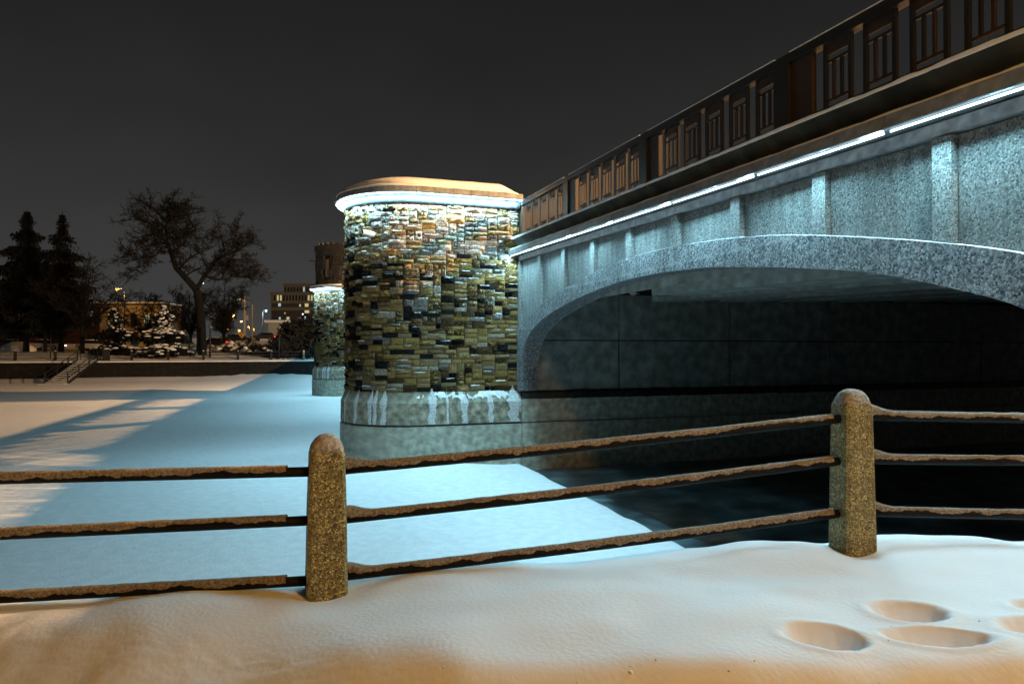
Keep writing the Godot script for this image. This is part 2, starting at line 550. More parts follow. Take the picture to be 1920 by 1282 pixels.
func bank(x: float, z: float) -> Vector3:
	var d := Vector2(x - CAM.x, z - CAM.z)
	var f := d.x * FW.x + d.y * FW.z
	var r := d.x * RT.x + d.y * RT.z
	var fc := 2.86 + 0.17 * maxf(0.0, -0.2 - r) + 0.02 * sin(r * 4.0) + 0.012 * gn.get_noise_2d(r * 30.0, 9.0)
	if r < -2.7: fc = 2.86 + 0.17 * 2.5
	var y := 2.075 + 0.045 * gn.get_noise_2d(x * 22.0, z * 22.0) + 0.05 * gn.get_noise_2d(x * 9.0 + 50.0, z * 9.0)
	y += 0.085 * exp(-(pow((r - 1.75) / 0.55, 2) + pow((f - 4.30) / 0.30, 2)))
	y += 0.04 * exp(-(pow((r - 0.1) / 0.5, 2) + pow((f - 3.7) / 0.5, 2)))
	y += 0.05 * exp(-(pow((r - 2.75) / 0.45, 2) + pow((f - 4.6) / 0.35, 2)))
	y -= 0.045 * smoothstep(-0.6, -1.4, r)
	# scour round the two posts
	y -= 0.05 * exp(-(pow(x - 15.50, 2) + pow(z - 2.98, 2)) / 0.03)
	y -= 0.03 * exp(-(pow(x - 15.02, 2) + pow(z - 6.31, 2)) / 0.03)
	# the ridge falls towards the trodden trench
	var w := lerpf(0.04, 0.18, smoothstep(0.0, -1.4, r))
	var t := (fc - f) / w
	var drop := w * (log(1.0 + exp(minf(t, 30.0))) if t < 30.0 else t)
	var slope := lerpf(2.2, 1.4, smoothstep(0.0, -1.4, r))
	drop *= slope
	drop = 0.55 * (1.0 - exp(-drop / 0.55))
	y -= drop
	y += smoothstep(0.02, 0.10, drop) * (0.0035 * gn.get_noise_2d(x * 170.0, z * 170.0) + 0.005 * gn.get_noise_2d(x * 420.0, z * 420.0))
	for p in prints:
		var a: float = (r - p[0]) / p[2]
		var b: float = (f - p[1] + p[5] * (r - p[0])) / p[3]
		var q := a * a + b * b
		if q < 4.0:
			var rq := sqrt(q) + 0.10 * gn.get_noise_2d(x * 110.0, z * 110.0) + 0.06 * gn.get_noise_2d(x * 300.0, z * 300.0)
			y -= p[4] * (smoothstep(1.12, 0.45, rq) * (0.85 + 0.15 * smoothstep(0.6, 0.0, rq)))
			y += 0.010 * exp(-pow((rq - 1.25) / 0.22, 2))
			y += 0.014 * smoothstep(1.0, 0.7, rq) * gn.get_noise_2d(x * 300.0, z * 300.0)
	# rounded lip over the canal wall
	var u := x - (fence_x(z) - 0.42)
	if u < 0.35:
		y -= 0.16 * pow(1.0 - clampf(u / 0.35, 0, 1), 2.0)
	return Vector3(x, y, z)

func ground() -> void:
	gn.seed = 12
	gn.noise_type = FastNoiseLite.TYPE_SIMPLEX_SMOOTH
	gn.frequency = 0.03
	gn.fractal_octaves = 3
	prints = [[1.45, 3.13, 0.165, 0.125, 0.25, 0.10], [2.02, 3.42, 0.17, 0.125, 0.25, 0.05], [1.97, 3.12, 0.21, 0.095, 0.22, 0.16], [2.55, 3.22, 0.2, 0.13, 0.15, 0.0], [2.78, 3.5, 0.16, 0.1, 0.12, 0.0]]
	struct("frozen_canal", heightfield(steps([-65.3, -60.0, 1.0, -20.0, 1.3, -6.0, 0.35, 3.0, 0.22, 15.7, 0.4]), steps([-0.6, 1.0, 0.1, 6.0, 0.22, 20.0, 0.6, 140.0, 5.0]), canal_snow), M.snow, "snow covered ice of the canal left of the bridge")
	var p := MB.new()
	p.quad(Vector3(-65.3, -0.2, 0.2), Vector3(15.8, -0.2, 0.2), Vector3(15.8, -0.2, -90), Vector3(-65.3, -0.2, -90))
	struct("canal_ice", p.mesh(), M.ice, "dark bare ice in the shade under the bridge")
	# the near bank, following the wall's edge; grid in (distance from the edge, z)
	var us := steps([0.0, 0.9, 0.03, 2.15, 0.015, 2.8, 0.03, 6.0, 0.15, 12.0, 0.6, 90.0, 8.0])
	var zs := steps([0.35, 0.9, 0.1, 2.5, 0.03, 4.7, 0.015, 9.6, 0.026, 14.0, 0.2, 40.0, 2.0])
	struct("snow_bank", heightfield(us, zs, func(u: float, z: float) -> Vector3: return bank(fence_x(z) - 0.42 + u, z)), M.bank_snow, "deep snow on the near bank with footprints and a trodden edge")
	# crumbs of snow knocked loose along the trodden edge and round the footprints
	var cr := MB.new()
	for i in 90:
		var r := R(-2.6, 3.0)
		var f := R(2.55, 2.95)
		if i % 9 == 0:
			var q: Array = prints[i % prints.size()]
			var an := R(0, TAU)
			var rad := R(.5, 1.9)
			r = q[0] + cos(an) * q[2] * rad
			f = q[1] + sin(an) * q[3] * rad
		var g := CAM + FW * f + RT * r
		g = bank(g.x, g.z)
		var sz := R(.002, .006) * (1.0 + 1.6 * pow(rng.randf(), 5.0))
		cr.blob(g + Vector3(0, sz * .3, 0), Vector3(sz * R(.8, 1.4), sz, sz * R(.8, 1.4)), 6, 4, .3, rng)
	var crumbs := part(self, "snow_crumbs", cr.mesh(true), M.snow_far, "stuff")
	crumbs.set_meta("label", "loose crumbs of snow scattered along the trodden bank edge")
	var w := thing("canal_wall", "concrete canal wall below the snowy near bank", "canal wall", Vector3(15, 0, 6))
	var b := MB.new(Vector3(15, 0, 6))
	for i in 40:
		var z0 := 0.35 + i
		var a0 := fence_x(z0) - 0.40
		var a1 := fence_x(z0 + 1.0) - 0.40
		b.quad(Vector3(a0, -0.3, z0), Vector3(a1, -0.3, z0 + 1), Vector3(a1, 1.9, z0 + 1), Vector3(a0, 1.9, z0))
		b.quad(Vector3(a1, 1.9, z0 + 1), Vector3(a1 + 1.5, 1.5, z0 + 1), Vector3(a0 + 1.5, 1.5, z0), Vector3(a0, 1.9, z0))
	part(w, "wall_face", b.mesh(true), M.concrete)

# ---------------------------------------------------------------- bridge
func superarch(x0: float, x1: float, y0: float, rise: float, n: float) -> Array:
	var out: Array = []
	var c := (x0 + x1) / 2
	var a := (x1 - x0) / 2
	for i in 49:
		var th := PI - PI * i / 48.0
		var cx := cos(th)
		var s := sin(th)
		out.append(Vector2(c + a * signf(cx) * pow(absf(cx), 2.0 / n), y0 + rise * pow(absf(s), 2.0 / n)))
	return out

func span(br: Node3D, o: Vector3, intr: Array, extr: Array, x0: float, x1: float, pils: Array, fine: bool) -> void:
	# ring: intr is a polyline of (x, y) from springing to springing, extr gives the top edge for an x
	var front: Array = [PackedVector3Array(), PackedVector3Array()]
	var soff: Array = [PackedVector3Array(), PackedVector3Array()]
	var back: Array = [PackedVector3Array(), PackedVector3Array()]
	var top: Array = [PackedVector3Array(), PackedVector3Array()]
	var lip: Array = [PackedVector3Array(), PackedVector3Array(), PackedVector3Array()]
	var n := intr.size()
	for i in n:
		var p: Vector2 = intr[i]
		# matching point on the outer edge, along the ray from the middle of the span
		var c := Vector2((x0 + x1) / 2, 1.2)
		var lo_k := 1.0
		var hi_k := 2.5
		if absf(p.x - c.x) > 0.5: hi_k = minf(hi_k, ((x0 if p.x < c.x else x1) - c.x) / (p.x - c.x))
		for it in 24:
			var mk := (lo_k + hi_k) / 2
			var tp := c + (p - c) * mk
			if tp.y < curve_at(extr, tp.x): lo_k = mk
			else: hi_k = mk
		var ex := c.x + (p.x - c.x) * hi_k
		var ey := c.y + (p.y - c.y) * hi_k
		front[0].append(Vector3(p.x, p.y, 0.1)); front[1].append(Vector3(ex, ey, 0.1))
		soff[0].append(Vector3(p.x, p.y, -0.45)); soff[1].append(Vector3(p.x, p.y, 0.1))
		back[0].append(Vector3(ex, ey, -0.45)); back[1].append(Vector3(p.x, p.y, -0.45))
		top[0].append(Vector3(ex, ey, 0.1)); top[1].append(Vector3(ex, ey, -0.45))
		lip[0].append(Vector3(ex, ey + 0.003, 0.101)); lip[1].append(Vector3(ex, ey + 0.006, 0.096)); lip[2].append(Vector3(ex, ey + 0.010, 0.003))
	var mb := MB.new(o)
	mb.grid(front); mb.grid(soff); mb.grid(back); mb.grid(top)
	part(br, "arch_ring", mb.mesh(), M.ring)
	if fine:
		var sl := MB.new(o)
		var a: Array = [lip[0].slice(12), lip[1].slice(12), lip[2].slice(12)]
		sl.grid(a)
		part(br, "snow_lip", sl.mesh(true), M.snow)
	# recessed panels between pilasters
	for k in pils.size() - 1:
		var a: float = pils[k] + 0.12
		var b: float = pils[k + 1] - 0.12
		var lo := PackedVector3Array()
		var hi := PackedVector3Array()
		var lo2 := PackedVector3Array()
		for i in 9:
			var x := lerpf(a, b, i / 8.0)
			lo.append(Vector3(x, curve_at(extr, x) - 0.05, 0.0))
			hi.append(Vector3(x, 6.04 + gr(x), 0.0))
			lo2.append(Vector3(x, curve_at(extr, x) - 0.05, -0.3))
		var pm := MB.new(o)
		pm.grid([lo, hi]); pm.grid([lo2, lo])
		part(br, "spandrel_panel", pm.mesh(), M.spandrel)
	for k in pils.size():
		var x: float = pils[k]
		var yb := minf(curve_at(extr, x - 0.12), curve_at(extr, x + 0.12)) - 0.03
		var pm := MB.new(o)
		pm.box(Vector3(x, (yb + 6.03 + gr(x)) / 2, -0.105), Vector3(0.22, 6.03 + gr(x) - yb, 0.38))
		part(br, "pilaster", pm.mesh(), M.pilaster)
	var bk := MB.new(o)
	bk.grid([PackedVector3Array([Vector3(x1, 4.6, -0.3), Vector3(x0, 4.6, -0.3)]), PackedVector3Array([Vector3(x1, 6.1 + gr(x1), -0.3), Vector3(x0, 6.1 + gr(x0), -0.3)])])
	part(br, "spandrel_back", bk.mesh(), M.girder)
	trim(br, o, x0, x1)

func trim(br: Node3D, o: Vector3, x0: float, x1: float) -> void:
	# lamp rail, fascia and cornice
	part(br, "lamp_rail", extrude_x([Vector2(-.02, 6.05), Vector2(.06, 6.06), Vector2(.06, 6.2), Vector2(-.02, 6.22)], x0, x1, o).mesh(), M.metal)
	var x := x1
	while x > x0 + 0.2:
		var xa := maxf(x - 2.2, x0)
		part(br, "fascia_panel", extrude_x([Vector2(-.02, 6.23), Vector2(.36, 6.205), Vector2(.375, 6.215), Vector2(.33, 6.37), Vector2(-.02, 6.42)], xa + 0.008, x - 0.008, o, true, 1).mesh(), M.metal)
		var tm := MB.new(o)
		tm.tube([Vector3(xa + 0.045, 6.185 + gr(xa), 0.30), Vector3(x - 0.045, 6.185 + gr(x), 0.30)], [0.0125, 0.0125], 8)
		part(br, "light_tube", tm.mesh(true), M.tube)
		var xm := (xa + x) / 2
		var wide := x - xa
		area_light(br, Vector3(xm, 6.166 + gr(xm), 0.305) - o, Vector3(1, 0, 0), Vector3(0, -1, 0.8), Vector2(wide - 0.1, 0.012), LED_E * wide / 2.2 * (1.0 if xm > -2.0 else 0.22 if xm > -15.0 else 0.9), LED)
		x -= 2.2
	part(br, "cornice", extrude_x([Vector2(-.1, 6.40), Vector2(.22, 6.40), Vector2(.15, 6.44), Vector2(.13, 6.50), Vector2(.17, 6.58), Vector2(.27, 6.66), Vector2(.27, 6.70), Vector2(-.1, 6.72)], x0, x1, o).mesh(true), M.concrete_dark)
	var sn := MB.new(o)
	var rows: Array = [PackedVector3Array(), PackedVector3Array(), PackedVector3Array(), PackedVector3Array()]
	var m := int((x1 - x0) / 0.12)
	for i in m + 1:
		var q := lerpf(x0, x1, float(i) / m)
		var h := 0.05 + 0.025 * gn.get_noise_2d(q * 60.0, 5.0)
		var ov := 0.012 * gn.get_noise_2d(q * 130.0, 15.0)
		rows[0].append(Vector3(q, 6.685 + gr(q), 0.275 + ov)); rows[1].append(Vector3(q, 6.70 + h * 0.6 + gr(q), 0.285 + ov))
		rows[2].append(Vector3(q, 6.70 + h + gr(q), 0.23)); rows[3].append(Vector3(q, 6.73 + h + gr(q), 0.08))
	sn.grid(rows)
	part(br, "snow_ledge", sn.mesh(true), M.snow)
	var s2 := MB.new(o)
	rows = [PackedVector3Array(), PackedVector3Array(), PackedVector3Array()]
	for i in m + 1:
		var q := lerpf(x0, x1, float(i) / m)
		var h := 0.02 + 0.014 * gn.get_noise_2d(q * 50.0, 95.0)
		rows[0].append(Vector3(q, 6.368 + gr(q), 0.336)); rows[1].append(Vector3(q, 6.38 + h + gr(q), 0.31)); rows[2].append(Vector3(q, 6.405 + h + gr(q), 0.17))
	s2.grid(rows)
	part(br, "snow_ledge", s2.mesh(true), M.snow)

func bridge() -> void:
	var o := Vector3(-2, 0, -10)
	var br := thing("arch_bridge", "concrete arch bridge with cool light strips under its cornice", "bridge", o)
	var ip := [Vector2(.15, 2.2), Vector2(.18, 2.6), Vector2(.32, 3.12), Vector2(.71, 3.65), Vector2(1.52, 4.05), Vector2(2.7, 4.35), Vector2(4.53, 4.62), Vector2(6.39, 4.78), Vector2(7.7, 4.805), Vector2(9.0, 4.77), Vector2(9.96, 4.70), Vector2(11.72, 4.48), Vector2(12.92, 4.28), Vector2(13.96, 4.0), Vector2(14.6, 3.77), Vector2(15.05, 3.45), Vector2(15.27, 2.9), Vector2(15.33, 2.2)]
	var intr: Array = []
	for i in ip.size() - 1: # parametric Catmull-Rom keeps the steep ends round
		var p0: Vector2 = ip[maxi(i - 1, 0)]
		var p3: Vector2 = ip[mini(i + 2, ip.size() - 1)]
		for k in 5:
			intr.append((ip[i] as Vector2).cubic_interpolate(ip[i + 1], p0, p3, k / 5.0))
	intr.append(ip[ip.size() - 1])
	var extr := [Vector2(-.12, 3.92), Vector2(.6, 4.2), Vector2(1.77, 4.57), Vector2(3.1, 4.83), Vector2(4.53, 5.03), Vector2(6.0, 5.17), Vector2(7.5, 5.23), Vector2(8.9, 5.2), Vector2(10.36, 5.09), Vector2(11.51, 4.95), Vector2(12.61, 4.75), Vector2(13.78, 4.5), Vector2(14.49, 4.31), Vector2(15.5, 3.95)]
	var pils: Array = []
	for k in 10: pils.append(0.03 + 1.717 * k)
	span(br, o, intr, extr, -0.12, 15.5, pils, true)
	trim(br, o, 15.5, 17.0)  # unseen run past the arch, sized for cool light on the bank
	# leg of the ring below the end of the extrados, against the pier
	var lg := MB.new(o)
	lg.grid([PackedVector3Array([Vector3(-.115, 2.17, .098), Vector3(.17, 2.17, .098)]), PackedVector3Array([Vector3(-.115, 3.95, .098), Vector3(.17, 2.65, .098)])])
	lg.box(Vector3(.03, 2.21, -.175), Vector3(.285, .07, .54))
	part(br, "arch_foot", lg.mesh(), M.ring)
	# the middle and far spans
	for s in [[-31.25, -4.02], [-65.0, -35.15]]:
		var a: float = s[0]
		var b: float = s[1]
		var i2 := superarch(a + 0.2, b - 0.2, 2.2, 3.0, 2.6)
		var e2: Array = []
		for p in superarch(a - 0.3, b + 0.3, 2.6, 3.05, 2.4):
			if e2.is_empty() or p.x > e2[e2.size() - 1].x + 0.02: e2.append(p)
		var pl: Array = []
		var n := int((b - a) / 1.72)
		for k in n + 1: pl.append(lerpf(a + 0.15, b - 0.15, float(k) / n))
		span(br, o, i2, e2, a, b, pl, false)
	# deck, girders and the pier walls under it
	part(br, "deck", extrude_x([Vector2(-22.1, 5.75), Vector2(-.31, 5.75), Vector2(-.31, 6.38), Vector2(-.12, 6.39), Vector2(-.12, 6.55), Vector2(-22.1, 6.55)], -66.0, 40.0, o).mesh(), M.girder)
	var ds := extrude_x([Vector2(-21.9, 6.56), Vector2(-.45, 6.56), Vector2(-.45, 6.62), Vector2(-21.9, 6.62)], -65.9, 39.9, o)
	part(br, "deck_slush", ds.mesh(), M.slush)
	var gz := -2.0
	for i in 8:
		part(br, "girder", extrude_x([Vector2(gz - 1.0, 4.88 + .05 * i), Vector2(gz, 4.88 + .05 * i), Vector2(gz, 5.76), Vector2(gz - 1.0, 5.76)], (4.2 if i == 0 else -0.1), 15.4, o).mesh(), M.girder)
		gz -= 2.5
	part(br, "girder_end", extrude_x([Vector2(-2.95, 5.66), Vector2(-2.05, 5.66), Vector2(-2.05, 5.76), Vector2(-2.95, 5.76)], -0.3, 4.2, o).mesh(), M.girder)
	var back := extrude_x([Vector2(-22.3, 5.2), Vector2(-22.0, 5.2), Vector2(-22.0, 6.8), Vector2(-22.3, 6.8)], -66.0, 40.0, o)
	part(br, "far_parapet", back.mesh(), M.girder)
	# inner face of the pier: cast panels in two rows, a rough dark ledge and a plinth
	for px in [-0.1, -33.2 + 1.97]:
		if px > -1.0:
			var z0 := -0.46
			var zs := [-0.46, -3.3, -7.4, -11.6, -15.6, -18.9, -22.0]
			for i in zs.size() - 1:
				for row in [[2.14, 3.66], [3.70, 5.12]]:
					var w := MB.new(o)
					var a: float = zs[i] - 0.025
					var b: float = zs[i + 1] + 0.025
					w.box(Vector3(px - 0.15, (row[0] + row[1]) / 2, (a + b) / 2), Vector3(0.3 + R(-.01, .01), row[1] - row[0], a - b))
					part(br, "wall_panel", w.mesh(), M.wall_panel)
			var core := MB.new(o)
			core.box(Vector3(TCX, 2.9, -11.2), Vector3(3.6, 5.6, 21.4))
			part(br, "pier_core", core.mesh(), M.dark_band)  # near-black core colour gives the recess above the panels its shade
			var led := MB.new(o)
			var rows: Array = []
			for pr in [[-.05, 2.17], [.03, 2.10], [.045, 1.97], [.06, 1.92]]:
				var row := PackedVector3Array()
				for k in 130:
					var z := lerpf(0.0, -22.0, k / 129.0)
					row.append(Vector3(pr[0] + .022 * gn.get_noise_2d(z * 90.0, pr[1] * 400.0), pr[1] + .02 * gn.get_noise_2d(z * 70.0, pr[1] * 300.0 + 9.0), z))
				rows.append(row)
			rows.reverse()
			led.grid(rows)
			part(br, "dark_ledge", led.mesh(), M.dark_band)
			var pl := MB.new(o)
			pl.box(Vector3(-.25, 1.58, -11.01), Vector3(.62, .68, 22.0))
			pl.box(Vector3(-.25, .46, -11.01), Vector3(.70, 1.5, 22.0))
			part(br, "pier_plinth", pl.mesh(), M.plinth_low)
		else:
			var core := MB.new(o)
			core.box(Vector3(FARX, 2.7, -11.0), Vector3(3.9, 6.2, 22.0))
			part(br, "pier_core", core.mesh(), M.concrete)
	var ab := MB.new(o)
	ab.box(Vector3(27.8, 2.8, -11.2), Vector3(25.0, 6.4, 22.2))
	part(br, "abutment", ab.mesh(), M.concrete)
	var ab2 := MB.new(o)
	ab2.box(Vector3(-70.2, 2.8, -11.2), Vector3(10.0, 6.4, 22.2))
	part(br, "abutment", ab2.mesh(), M.concrete)
	bird()

func bird() -> void:
	var t := thing("pigeon", "pale pigeon roosting on top of the pier wall under the arch", "bird", Vector3(-0.17, 5.12, -3.84), 1.25)
	# perched on the top of the end block, head tucked in, tail to the right
	var b := MB.new()
	var rows: Array = []
	var prof := [[-.115, .005, .05], [-.10, .035, .055], [-.06, .062, .052], [-.01, .068, .05], [.05, .052, .045], [.09, .028, .045], [.13, .02, .043], [.2, .018, .047], [.205, .002, .047]]
	for k in 13:
		var a := TAU * k / 12.0
		var row := PackedVector3Array()
		for p in prof:
			row.append(Vector3(p[0], p[2] + .015 + sin(a) * p[1] * (.95 if p[0] < .1 else .35), -cos(a) * p[1]))
		rows.append(row)
	b.grid(rows)
	b.blob(Vector3(-.085, .105, 0), Vector3(.034, .032, .03), 10, 7)
	b.tube([Vector3(-.11, .103, 0), Vector3(-.135, .097, 0)], [.009, .002], 6)
	part(t, "body", b.mesh(true), M.bird)
	for s in [-1, 1]:
		var w := MB.new()
		w.blob(Vector3(.02, .075, .055 * s), Vector3(.095, .03, .018), 10, 6)
		part(t, "wing", w.mesh(true), M.bird)
		var l := MB.new()
		l.tube([Vector3(-.005, .02, .02 * s), Vector3(-.01, 0, .02 * s)], [.005, .005], 5)
		l.tube([Vector3(.01, .003, .02 * s), Vector3(-.035, .003, .022 * s)], [.004, .003], 5)
		part(t, "leg", l.mesh(true), M.bird_dark)

# ---------------------------------------------------------------- railings on the bridge
func railing(label: String, x_right: float, bays: int, panes: bool) -> void:
	var o := Vector3(x_right, 6.6, -0.05)
	var t := thing("bridge_railing", label, "railing", o, 0.0, "railings along the bridge parapet")
	var pitch := 3.9
	var mp := MB.new(); mp.box(Vector3(0, 0.55, 0), Vector3(0.30, 1.34, 0.16))
	var post_mesh := mp.mesh()
	var side := MB.new(); side.box(Vector3(0.06, 0.68, 0), Vector3(0.40, .86, 0.08))
	var side_mesh := side.mesh()
	var ms := MB.new(); ms.box(Vector3.ZERO, Vector3(0.05, 0.86, 0.045))
	var stile_mesh := ms.mesh()
	var mbz := MB.new(); mbz.box(Vector3.ZERO, Vector3(0.034, 0.60, 0.034))
	var bal_mesh := mbz.mesh()
	for i in bays + 1:
		var x := -pitch * i
		var p := part(t, "post", post_mesh, M.dark_metal)
		p.position = Vector3(x, gr(o.x + x), 0)
		if i < bays:
			var sp := part(t, "side_plate", side_mesh, M.lamplit_metal)
			sp.position = Vector3(x - pitch + 0.272, gr(o.x + x - pitch), -0.01)
			var xa := x - 0.152
			var xb := x - pitch + 0.152
			var ya := gr(o.x + xa)
			var yb := gr(o.x + xb)
			for q in [["top_rail", 1.16, .13, .15], ["base_rail", .19, .15, .13]]:
				var m := MB.new()
				m.bar(Vector3(xa, q[1] + ya, 0), Vector3(xb, q[1] + yb, 0), q[3], q[2])
				part(t, q[0], m.mesh(), M.dark_metal)
			var sm := MB.new()
			sm.bar(Vector3(xa, 1.238 + ya, 0), Vector3(xb, 1.238 + yb, 0), .13, .022)
			part(t, "snow_strip", sm.mesh(), M.snow)
			# five framed fields of three openings, between paired stiles
			for k in 5:
				var fl := xa - 0.05 - 0.36 - 0.64 * (4 - k)
				var fr := fl + 0.36
				var y := gr(o.x + fl)
				for e in [fl - 0.025, fr + 0.025]:
					var s := part(t, "stile", stile_mesh, M.dark_metal)
					s.position = Vector3(e, 0.68 + y, 0)
				var pk := MB.new()
				pk.box(Vector3((fl + fr) / 2, 1.02 + y, -.005), Vector3(0.355, 0.14, 0.03))
				part(t, "plank", pk.mesh(), M.lamplit_metal)
				for h in [0.86, 0.36]:
					var cb := MB.new()
					cb.box(Vector3((fl + fr) / 2, h + y, 0), Vector3(0.355, 0.032, 0.034))
					part(t, "crossbar", cb.mesh(), M.lamplit_metal if h < 0.5 else M.dark_metal)
				for u in [0.31, 0.67]:
					var b := part(t, "baluster", bal_mesh, M.lamplit_metal if rng.randf() < 0.4 else M.dark_metal)
					b.position = Vector3(lerpf(fl, fr, u), 0.61 + y, 0)
					b.scale.y = 0.78

func railings() -> void:
	railing("dark panelled railing above the near arch of the bridge", 15.19, 4, true)
	railing("dark panelled railing beyond the stone tower over the middle span", -4.3, 7, false)

# ---------------------------------------------------------------- stone towers
# the outline of a pier nose: s runs from the facade (+x side) round to the far side
func nose(cx: float, s: float, off: float) -> Array:
	var arc := PI * TR
	if s <= TZC: return [Vector3(cx + TR + off, 0, s), Vector3(1, 0, 0)]
	if s < TZC + arc:
		var a := (s - TZC) / TR
		var n := Vector3(cos(a), 0, sin(a))
		return [Vector3(cx, 0, TZC) + n * (TR + off), n]
	return [Vector3(cx - TR - off, 0, TZC - (s - TZC - arc)), Vector3(-1, 0, 0)]

const NOSE_LEN := 12.126

func sweep(o: Vector3, cx: float, prof: Array, s0: float, s1: float, n: int) -> MB: # prof: Vector2(offset, y) from bottom to top
	var mb := MB.new(o)
	var rows: Array = []
	for p in prof:
		var row := PackedVector3Array()
		for k in n + 1:
			var q: Vector3 = nose(cx, lerpf(s1, s0, float(k) / n), p.x)[0]
			q.y = p.y
			row.append(q)
		rows.append(row)
	mb.grid(rows)
	for e in [0, n]: # close the ends
		for i in range(1, rows.size() - 1):
			if e == 0: mb.tri(rows[0][e], rows[i][e], rows[i + 1][e])
			else: mb.tri(rows[0][e], rows[i + 1][e], rows[i][e])
	return mb

var stone_meshes: Array = []

func make_stone_meshes() -> void:
	for v in 12:
		var nx := 6
		var ny := 5
		var bulge := R(0.5, 1.0)
		var rows: Array = []
		var tilt := R(-0.35, 0.15)
		var ridge := R(-0.22, 0.25)
		for j in ny + 1:
			var row := PackedVector3Array()
			for i in nx + 1:
				var u := float(i) / nx - 0.5
				var w := float(j) / ny - 0.5
				var edge := (i == 0 or i == nx or j == 0 or j == ny)
				var wq := clampf(absf(w - ridge) / (0.5 + absf(ridge)), 0.0, 1.0)
				var e := (1.0 - pow(absf(u) * 2.0, 3.5)) * (1.0 - pow(wq, 1.7))
				var z := 0.16 + bulge * e * (0.6 + 0.4 * rng.randf()) + tilt * w * (0.0 if edge else 1.0) + R(-.2, .2)
				var jx := R(-.02, .02) if not edge else R(-.012, .012)
				row.append(Vector3(u + (jx if i > 0 and i < nx else 0.0) + (R(-.015, .015) if i == 0 or i == nx else 0.0), w + R(-.03, .03), maxf(z, 0.08)))
			rows.append(row)
		var mb := MB.new()
		mb.grid(rows)
		# sides back into the mortar
		var loop := PackedVector3Array()
		for i in nx: loop.append(rows[0][i])
		for j in ny: loop.append(rows[j][nx])
		for i in nx: loop.append(rows[ny][nx - i])
		for j in ny: loop.append(rows[ny - j][0])
		for k in loop.size():
			var a := loop[k]
			var b := loop[(k + 1) % loop.size()]
			mb.quad(Vector3(a.x, a.y, -0.6), Vector3(b.x, b.y, -0.6), b, a)
		stone_meshes.append(mb.mesh())

func pick(w: Array) -> int:
	var t := 0.0
	for x in w: t += x
	var r := rng.randf() * t
	for i in w.size():
		r -= w[i]
		if r <= 0: return i
	return 0

